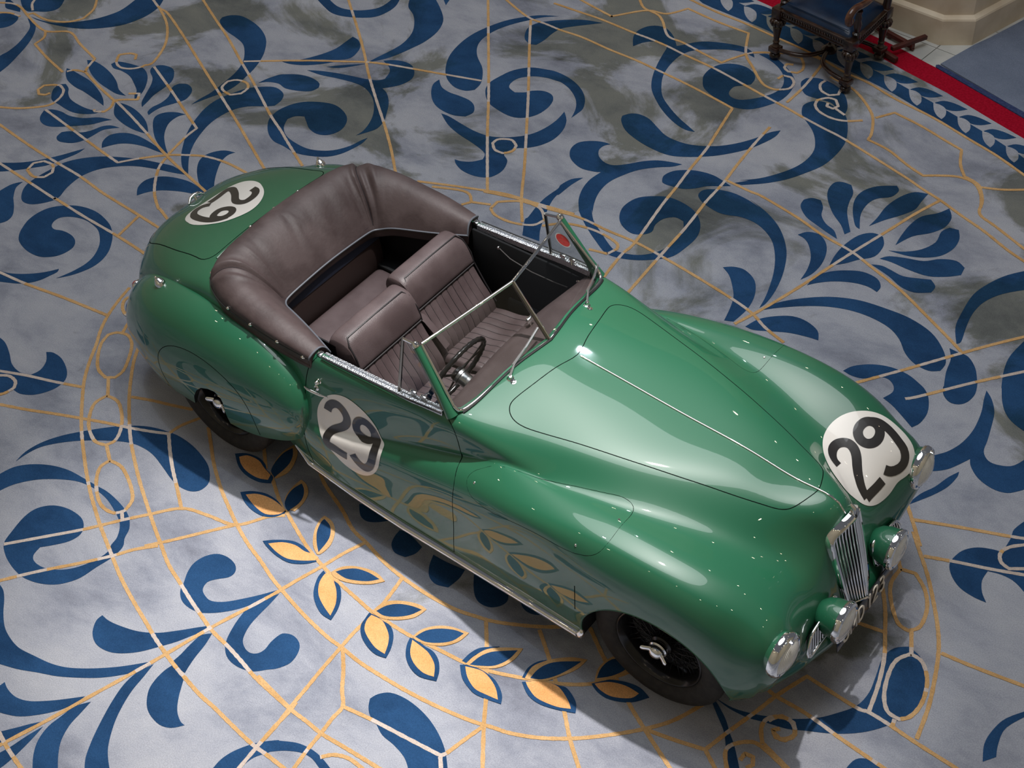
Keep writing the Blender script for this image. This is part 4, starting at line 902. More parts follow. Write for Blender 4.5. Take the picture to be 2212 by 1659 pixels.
# column stalk / gear lever
gl = part_empty('gear_lever', car)
tube('lever', [(.02, -.02, .34), (-.03, -.02, .55), (-.07, -.02, .68)], .007, M_chrome, gl, seg=8)
lathe('knob', [(0, .03), (.014, .025), (.018, .012), (.012, 0)], M_black, gl, 16, frame((-.07, -.02, .68), (0, 0, 1)))
BLUE = [[-2925,807,-2877,810,-2817,824,-2766,860,-2706,928,-2673,1001,-2668,1051,-2678,1116,-2686,1159,-2606,1211,-2566,1141,-2554,1091,-2557,1031,-2585,955,-2654,882,-2723,842,-2807,816,-2886,804],[-2930,792,-2866,777,-2815,725,-2777,660,-2749,592,-2727,530,-2717,479,-2799,545,-2804,593,-2815,647,-2841,708,-2872,756],[-3078,879,-3019,840,-2970,825,-2945,841,-2907,862,-2886,891,-2890,924,-2925,978],[-3117,841,-3067,797,-3029,798,-2990,806,-3014,825,-3047,833,-3102,845],[-3049,749,-3022,773,-2975,786,-2952,761,-2942,727,-2949,700,-2965,681],[-2529,640,-2502,642,-2453,638,-2386,630,-2315,605,-2264,578,-2231,550,-2260,556,-2314,565,-2364,572,-2409,574,-2465,588,-2505,614],[-2508,719,-2483,729,-2426,724,-2364,707,-2308,682,-2261,651,-2211,638,-2249,628,-2304,633,-2365,644,-2426,666,-2469,691],[-2412,750,-2407,772,-2384,784,-2337,794,-2291,797,-2246,775,-2209,737,-2181,694,-2170,661,-2169,641,-2191,662,-2201,681,-2240,706,-2293,733,-2345,741,-2383,737],[-2267,814,-2263,837,-2238,854,-2197,855,-2164,829,-2140,793,-2133,747,-2130,698,-2118,655,-2110,621,-2135,644,-2160,688,-2189,740,-2217,773,-2250,793],[-2111,771,-2106,800,-2079,813,-2047,804,-2025,778,-2015,739,-2028,705,-2050,661,-2055,628,-2053,600,-2071,612,-2078,642,-2072,676,-2079,721],[-2471,553,-2452,568,-2422,555,-2396,531,-2358,511,-2301,504,-2249,508,-2208,528,-2222,497,-2262,470,-2307,460,-2372,466,-2412,470,-2440,491,-2464,521],[-2369,379,-2387,412,-2367,432,-2328,441,-2285,440,-2234,457,-2189,492,-2140,507,-2156,487,-2180,447,-2221,409,-2268,371,-2304,354,-2341,358],[-2225,331,-2231,357,-2212,377,-2174,393,-2152,422,-2139,460,-2116,482,-2081,489,-2102,470,-2121,443,-2124,403,-2130,366,-2150,335,-2186,318,-2208,318],[-2210,589,-2181,598,-2134,599,-2080,587,-2030,566,-1988,536,-1973,518,-1994,513,-2037,509,-2088,513,-2146,528,-2181,554],[-2015,586,-2027,617,-2013,646,-1982,667,-1947,675,-1960,652,-1959,613,-1942,577,-1912,540,-1868,504,-1826,476,-1866,486,-1918,508,-1967,541],[-2043,373,-2067,398,-2077,434,-2062,463,-2030,484,-1984,492,-1920,488,-1864,478,-1836,470,-1877,465,-1925,461,-1975,446,-2014,420],[-2273,116,-2212,158,-2166,207,-2129,263,-2105,308,-2089,337,-2089,300,-2105,248,-2123,199,-2157,158,-2202,109,-2233,83],[-2038,22,-2073,50,-2095,88,-2099,138,-2094,192,-2085,243,-2057,289,-2008,336,-1948,372,-1882,402,-1808,425,-1756,437,-1693,426,-1735,411,-1804,391,-1872,363,-1926,322,-1962,276,-1978,220,-1970,155,-1951,98,-1969,56,-2000,26],[-2118,91,-2113,58,-2080,20,-2065,8,-2034,-16,-2004,-47,-1996,-76,-2007,-100,-2144,11,-2141,53,-2130,78],[-1879,-123,-1904,-103,-1924,-74,-1942,-30,-1943,17,-1928,56,-1891,92,-1848,113,-1793,121,-1741,113,-1693,96,-1653,68,-1625,38,-1602,5,-1588,-33,-1586,-72,-1596,-108,-1613,-143,-1639,-177,-1630,-152,-1621,-119,-1616,-78,-1623,-39,-1644,1,-1671,31,-1711,59,-1750,69,-1789,71,-1830,60,-1860,39,-1867,15,-1856,-9,-1833,-18,-1805,-8,-1770,-6,-1738,-15,-1716,-36,-1710,-62,-1717,-94,-1735,-118,-1763,-136,-1800,-141,-1838,-137],[-1820,-253,-1791,-248,-1755,-231,-1717,-203,-1689,-174,-1667,-142,-1660,-155,-1665,-179,-1674,-211,-1691,-237,-1718,-261,-1754,-279,-1776,-289],[-2283,1182,-2299,1211,-2283,1239,-2245,1258,-2184,1253,-2119,1233,-2053,1193,-2004,1137,-1972,1083,-1949,1024,-1937,969,-1926,904,-1932,849,-1952,796,-1974,731,-1974,771,-1969,825,-1977,901,-1988,967,-2011,1025,-2049,1075,-2099,1118,-2155,1137,-2218,1151],[-1870,962,-1863,997,-1845,1040,-1826,1058,-1784,1083,-1734,1093,-1687,1083,-1668,1060,-1676,1029,-1712,1006,-1764,991,-1806,999,-1846,986],[-1854,588,-1877,630,-1896,675,-1916,740,-1919,803,-1901,865,-1878,916,-1837,955,-1796,975,-1748,962,-1725,927,-1722,889,-1747,868,-1798,833,-1827,789,-1837,734,-1834,678,-1815,614,-1789,557,-1750,500,-1686,434,-1730,450,-1783,496,-1827,550],[-1631,427,-1678,467,-1709,509,-1714,547,-1698,581,-1674,601,-1641,610,-1651,585,-1643,545,-1616,499,-1581,452,-1545,416,-1515,393,-1555,400,-1605,414],[-1743,256,-1772,288,-1781,326,-1768,357,-1738,383,-1692,400,-1642,407,-1583,398,-1515,380,-1564,373,-1614,361,-1658,343,-1701,317,-1727,288],[-2100,1517,-2030,1486,-1972,1466,-1921,1470,-1862,1495,-1814,1532,-1796,1581,-1797,1638,-1822,1698,-1843,1684,-1838,1623,-1849,1581,-1888,1540,-1935,1517,-1987,1514,-2061,1542],[-1791,1718,-1754,1661,-1701,1626,-1655,1577,-1621,1521,-1605,1455,-1608,1398,-1620,1337,-1630,1280,-1592,1334,-1571,1385,-1556,1443,-1544,1505,-1548,1580,-1576,1651,-1630,1707,-1713,1769],[-1790,1382,-1758,1376,-1724,1349,-1706,1312,-1702,1267,-1731,1234,-1782,1203,-1847,1158,-1823,1197,-1800,1245,-1788,1290,-1789,1344],[-1900,1112,-1846,1143,-1786,1186,-1728,1223,-1762,1181,-1810,1140,-1861,1116],[-1735,1176,-1688,1222,-1631,1268,-1658,1232,-1695,1194],[-1779,1121,-1735,1144,-1682,1164,-1626,1180,-1567,1194,-1525,1211,-1507,1233,-1521,1276,-1545,1301,-1588,1321,-1562,1343,-1524,1358,-1482,1354,-1446,1325,-1427,1287,-1433,1242,-1454,1208,-1476,1183,-1440,1166,-1397,1125,-1357,1064,-1338,1028,-1331,985,-1342,955,-1364,914,-1362,950,-1377,1002,-1404,1052,-1447,1102,-1490,1133,-1537,1152,-1589,1153,-1655,1141,-1718,1125],[-1689,891,-1673,936,-1642,972,-1592,1000,-1546,1011,-1497,999,-1457,973,-1434,935,-1430,896,-1448,861,-1483,846,-1526,855,-1561,879,-1589,899,-1617,882,-1628,854,-1605,812,-1566,781,-1516,767,-1452,764,-1402,783,-1367,812,-1341,857,-1331,901,-1322,925,-1317,892,-1323,850,-1337,805,-1364,768,-1412,740,-1470,724,-1531,730,-1581,733,-1634,763,-1677,812,-1690,856],[-1236,1917,-1297,1885,-1343,1838,-1383,1783,-1413,1707,-1429,1630,-1425,1546,-1404,1469,-1364,1401,-1321,1357,-1267,1331,-1221,1334,-1197,1357,-1203,1399,-1231,1447,-1265,1487,-1322,1533,-1361,1583,-1378,1637,-1374,1705,-1350,1771,-1311,1836,-1280,1879],[-1283,1798,-1270,1840,-1233,1882,-1189,1918,-1138,1949,-1072,1968,-1111,1928,-1153,1884,-1178,1851,-1185,1807,-1183,1754,-1189,1712,-1212,1702,-1248,1722,-1273,1760],[-1342,1338,-1341,1302,-1310,1253,-1265,1213,-1218,1195,-1163,1193,-1123,1210,-1115,1244,-1138,1278,-1172,1295,-1221,1297,-1262,1295,-1305,1306],[-1161,1372,-1180,1420,-1174,1475,-1157,1532,-1116,1580,-1060,1601,-1027,1608,-984,1605,-935,1592,-884,1565,-841,1524,-814,1474,-813,1436,-815,1406,-835,1460,-868,1506,-917,1543,-965,1562,-996,1562,-1034,1557,-1078,1538,-1111,1501,-1116,1462,-1103,1435,-1069,1422,-1038,1443,-1024,1464,-992,1484,-956,1483,-931,1460,-918,1414,-923,1358,-950,1316,-993,1297,-1055,1304,-1112,1324],[-1204,1178,-1170,1179,-1108,1168,-1036,1159,-974,1167,-919,1200,-876,1247,-855,1303,-849,1365,-856,1422,-820,1384,-797,1332,-792,1271,-809,1218,-838,1181,-866,1159,-884,1122,-876,1105,-849,1087,-831,1046,-831,1010,-846,978,-887,960,-938,960,-979,977,-999,995,-974,999,-943,1017,-921,1047,-934,1075,-966,1090,-1016,1103,-1079,1116,-1143,1139],[-587,1150,-614,1123,-625,1079,-621,1056,-627,997,-623,941,-613,885,-613,866,-574,801,-513,807,-550,866,-593,973,-604,1025,-600,1036,-597,1099],[-1687,1786,-1640,1747,-1659,1804],[-890,1898,-922,1947,-933,1990,-922,2035,-892,2062,-853,2064,-805,2035,-759,1985,-741,2007,-714,2046,-676,2075,-617,2099,-558,2112,-512,2100,-488,2073,-540,2081,-596,2065,-648,2031,-690,1998,-714,1945,-713,1873,-697,1801,-666,1740,-627,1687,-572,1645,-511,1609,-460,1586,-422,1569,-455,1562,-506,1575,-570,1608,-632,1654,-686,1707,-724,1773,-752,1847,-770,1908,-786,1961,-819,1977,-850,1962,-874,1936],[-564,1848,-578,1880,-580,1929,-562,1972,-528,1997,-483,2004,-440,1986,-417,1956,-411,1919,-434,1894,-453,1872,-449,1834,-429,1814,-397,1815,-365,1841,-335,1881,-317,1922,-314,1964,-329,2004,-354,2038,-389,2066,-434,2088,-485,2101,-461,2117,-418,2109,-365,2082,-321,2050,-290,2010,-275,1950,-277,1890,-297,1842,-324,1799,-357,1774,-405,1766,-472,1780,-533,1808],[-274,2027,-271,2058,-238,2080,-193,2081,-145,2065,-101,2028,-67,1976,-57,1938,-88,1949,-129,1972,-177,1968,-221,1967,-253,1993],[-185,1871,-198,1908,-184,1945,-149,1963,-100,1954,-55,1934,-25,1896,3,1843,23,1786,29,1713,22,1640,-6,1571,-40,1507,-88,1450,-145,1402,-147,1403,-167,1400,-133,1439,-158,1423,-112,1467,-74,1525,-47,1585,-37,1643,-43,1699,-68,1751,-100,1792,-135,1822,-166,1846],[-665,1487,-677,1513,-661,1539,-632,1552,-590,1547,-542,1522,-494,1498,-448,1492,-399,1498,-346,1522,-304,1554,-265,1601,-234,1654,-213,1705,-189,1735,-186,1695,-199,1645,-222,1589,-254,1540,-299,1488,-362,1439,-421,1410,-490,1409,-563,1424,-623,1449],[-618,1353,-648,1349,-684,1331,-712,1301,-713,1259,-690,1221,-656,1199,-618,1189,-576,1198,-556,1208,-563,1156,-555,1101,-533,1048,-500,1003,-499,1001,-461,969,-416,936,-368,906,-312,876,-263,879,-210,902,-165,938,-132,978,-121,1040,-121,1101,-144,1156,-186,1198,-242,1218,-303,1218,-355,1188,-385,1153,-394,1100,-379,1053,-348,1018,-301,1000,-267,1014,-250,1042,-260,1077,-255,1116,-229,1143,-197,1141,-176,1106,-166,1057,-168,1008,-188,960,-223,923,-271,904,-307,906,-382,952,-434,988,-472,1033,-457,1016,-483,1065,-501,1120,-504,1178,-488,1232,-461,1286,-418,1332,-380,1362,-360,1391,-398,1381,-439,1364,-476,1333,-508,1294,-541,1263,-574,1258,-610,1275,-631,1305,-631,1333],[-366,1280,-376,1308,-364,1344,-331,1373,-291,1391,-244,1397,-204,1389,-168,1379,-199,1358,-231,1336,-257,1304,-288,1281,-328,1272,-353,1271],[-221,1271,-232,1289,-228,1315,-197,1338,-146,1352,-89,1348,-27,1332,-77,1351,-1,1323,73,1274,139,1196,181,1105,204,1017,210,951,204,922,192,983,161,1078,121,1157,72,1218,5,1256,-57,1260,-99,1245,-135,1240,-190,1253],[21,1019,46,1039,83,1045,131,1019,164,964,178,898,173,827,148,816,135,869,117,920,87,963,54,999],[67,1412,59,1447,76,1469,105,1474,128,1446,144,1407,175,1378,212,1362,239,1331,203,1341,154,1357,107,1375],[120,1491,98,1535,96,1578,115,1596,147,1598,172,1563,184,1513,204,1462,256,1385,247,1364,216,1399,167,1437],[213,1482,191,1539,192,1591,218,1638,268,1675,285,1654,279,1613,247,1580,235,1540,242,1480,273,1413,252,1423],[290,1442,292,1493,289,1562,303,1630,329,1676,368,1691,368,1644,369,1595,346,1544,315,1494],[399,1404,393,1450,391,1518,402,1575,436,1619,455,1660,481,1621,484,1567,461,1517,422,1470],[394,1369,437,1392,473,1430,493,1484,485,1540,497,1573,525,1578,545,1540,551,1490,537,1440,507,1406,459,1380],[389,1319,407,1345,451,1365,503,1383,539,1419,583,1438,617,1422,622,1386,592,1356,545,1327,488,1321,425,1324],[381,1281,410,1293,442,1290,483,1285,527,1302,558,1317,583,1295,584,1264,544,1237,499,1238,449,1261],[280,1205,271,1259,271,1319,285,1383,315,1418,350,1418,371,1381,372,1321,339,1279,313,1240],[130,1282,147,1310,182,1320,218,1297,244,1254,258,1196,256,1142,241,1100,234,1154,216,1208,184,1254,157,1276],[269,1089,272,1141,296,1183,334,1215,377,1236,425,1232,451,1205,453,1177,420,1184,378,1176,329,1151,292,1118],[217,919,231,962,267,1009,318,1057,369,1091,432,1116,510,1126,584,1127,660,1106,716,1063,749,1016,751,976,724,958,680,962,639,986,599,1029,552,1057,488,1067,424,1060,361,1036,304,999,251,954],[212,828,227,876,259,914,303,944,348,947,392,929,413,895,380,890,327,875,274,847,239,829],[530,824,545,858,585,893,633,912,683,912,726,897,752,882,775,854,794,807,795,761,784,733,711,775,670,790,681,824,672,849,650,864,628,862,619,855,590,828,558,820],[740,1103,708,1164,696,1228,689,1323,706,1398,735,1463,782,1525,817,1443,759,1377,729,1313,723,1247,733,1181,747,1119],[732,1075,758,1073,790,1072,826,1040,852,995,853,996,868,949,865,908,849,884,825,878,800,894,785,922,785,927,766,981,754,1036],[896,1257,884,1149,893,1080,914,1016,919,1006,941,960,968,923,1002,900,1056,884],[888,976,915,951,941,909,957,853,969,803,978,760,1002,736,1032,738,1063,759,1084,818,1124,723,1101,672,1074,654,1040,653,1003,666,973,692,960,715,945,681,928,649,904,624,876,605,856,647,884,682,903,712,918,759,922,820,912,889,897,939],[895,471,908,529,928,574,941,622,956,657,960,636,955,593,939,551,920,515],[1069,361,1069,393,1079,424,1104,451,1140,467,1158,469,1157,524,1152,557,1167,612,1239,463,1279,369,1225,400,1187,404,1154,395,1155,360,1170,327,1191,304,1160,302,1121,309,1089,331],[804,-304,850,-304,898,-290,927,-277,956,-264,1015,-220,1051,-176,1076,-135,1082,-88,1074,-39,1063,17,1073,57,1098,80,1132,70,1162,39,1185,-7,1189,-58,1176,-102,1153,-148,1118,-192,1069,-231,1010,-263,977,-281,931,-294,889,-307,842,-310],[1401,85,1364,29,1352,-18,1352,-62,1368,-105,1387,-77,1377,-44,1374,6,1405,76],[1135,-311,1133,-292,1138,-264,1153,-249,1179,-243,1217,-252],[798,-314,808,-311,850,-338,877,-364,905,-389,948,-437,930,-451,896,-410,867,-371,828,-339],[-1575,-454,-1537,-460,-1490,-483,-1447,-509,-1401,-518,-1366,-507,-1359,-478,-1373,-444,-1404,-417,-1384,-407,-1344,-410,-1297,-432,-1269,-460,-1263,-496,-1275,-530,-1298,-559,-1331,-576,-1360,-576,-1378,-615],[-1133,-755,-1130,-720,-1119,-682,-1091,-644,-1046,-601,-985,-558,-930,-529,-887,-520,-842,-522,-790,-537,-733,-556,-696,-562,-661,-557,-641,-538,-643,-505,-678,-470,-718,-451,-775,-436,-831,-432,-877,-439,-922,-452,-966,-476,-1015,-516,-1072,-578,-1108,-625,-1131,-672,-1139,-717],[-1133,-815,-1121,-774,-1090,-739,-1042,-710,-989,-694,-934,-690,-884,-688,-844,-686,-802,-691,-759,-701,-725,-716,-698,-741,-684,-770,-668,-789,-663,-812,-664,-839,-672,-877,-680,-924,-700,-959,-725,-982,-760,-999,-797,-1007,-825,-1006,-860,-999,-896,-986,-929,-964,-943,-930,-957,-873,-952,-833,-924,-802,-882,-787,-835,-787,-806,-801,-789,-827,-795,-859,-819,-892,-842,-917,-836,-944,-816,-957,-781,-956,-744,-938,-716,-910,-693,-867,-686,-828,-696,-805,-703,-778,-728,-746,-763,-726,-822,-705,-871,-699,-902,-700,-944,-710,-997,-739,-1039,-773,-1071,-815,-1085,-853],[-837,-1056,-811,-1063,-785,-1081,-754,-1109,-719,-1134,-684,-1148,-640,-1156,-591,-1150,-539,-1141,-498,-1126,-456,-1100,-413,-1066,-383,-1038,-344,-996,-347,-1028,-376,-1066,-410,-1099,-449,-1127,-497,-1156,-545,-1177,-593,-1199,-642,-1215],[-545,-971,-545,-991,-528,-1018,-503,-1035,-476,-1040,-444,-1034,-415,-1017,-387,-991,-362,-957,-336,-919,-316,-880,-298,-848,-296,-832,-324,-859,-355,-892,-393,-928,-436,-953,-483,-967,-519,-973],[-452,-784,-469,-754,-477,-723,-470,-692,-450,-668,-420,-660,-388,-666,-371,-683,-372,-704,-392,-726,-405,-746,-400,-768,-381,-780,-355,-783,-325,-765,-294,-731,-267,-697,-242,-661,-254,-706,-275,-750,-299,-782,-328,-809,-357,-826,-391,-830,-420,-823,-443,-804],[-232,-669,-229,-708,-228,-747,-224,-784,-211,-818,-193,-834,-170,-840,-152,-831,-145,-812,-148,-788,-146,-763,-139,-750,-116,-742,-89,-750,-73,-772,-68,-804,-82,-833,-99,-850,-127,-876,-166,-886,-200,-882,-225,-866,-241,-844,-254,-810,-263,-772,-265,-733,-249,-702],[-283,-852,-273,-886,-267,-924,-260,-953,-254,-972,-273,-971,-302,-964,-301,-940,-303,-907,-301,-872],[-295,-975,-265,-975,-247,-983,-235,-1000,-217,-1028,-193,-1056,-166,-1072,-150,-1074,-170,-1097,-199,-1107,-237,-1101,-265,-1085,-289,-1056,-298,-1026,-299,-995],[-334,-998,-327,-1038,-320,-1083,-304,-1131,-285,-1170,-257,-1211,-234,-1234,-202,-1257,-249,-1291,-273,-1266,-293,-1232,-307,-1203,-321,-1170,-337,-1127,-349,-1081,-349,-1039],[-590,-1257,-588,-1241,-565,-1250,-532,-1253,-498,-1242,-464,-1217,-434,-1190,-400,-1156,-405,-1182,-419,-1215,-448,-1251,-482,-1282,-513,-1297,-534,-1304],[-377,-1158,-373,-1194,-369,-1230,-354,-1268,-330,-1298,-299,-1326,-346,-1360,-377,-1331,-398,-1299,-407,-1262,-404,-1228,-398,-1189],[-427,-1259,-446,-1281,-466,-1308,-490,-1339,-463,-1361,-453,-1334,-442,-1296],[-417,-1269,-412,-1305,-409,-1355,-410,-1389,-413,-1402,-445,-1376,-436,-1348,-428,-1308],[-15,-1123,-17,-1089,-9,-1058,9,-1025,28,-1001,55,-976,58,-976,94,-957,130,-950,165,-952,210,-964,191,-977,151,-967,120,-970,87,-987,63,-1007,58,-1014,41,-1041,36,-1066,38,-1085],[164,-788,153,-770,160,-750,181,-730,217,-722,261,-724,307,-735,351,-755,386,-779,420,-813,349,-864,318,-843,277,-832,241,-828,210,-814,182,-804],[-262,-333,-234,-360,-207,-365,-182,-351,-159,-328,-187,-320,-228,-310],[-118,-339,-90,-335,-36,-349,-36,-375,-50,-399,-80,-403,-104,-389,-115,-365],[4,-352,46,-351,99,-344,104,-374,99,-411,67,-421,38,-411,17,-384],[126,-342,170,-333,231,-338,244,-360,238,-383,217,-401,185,-402,156,-381],[261,-331,300,-327,347,-326,331,-350,305,-358,282,-351],[-1375,-122,-1363,-141,-1343,-161,-1332,-175,-1318,-174,-1304,-164,-1361,-112]]
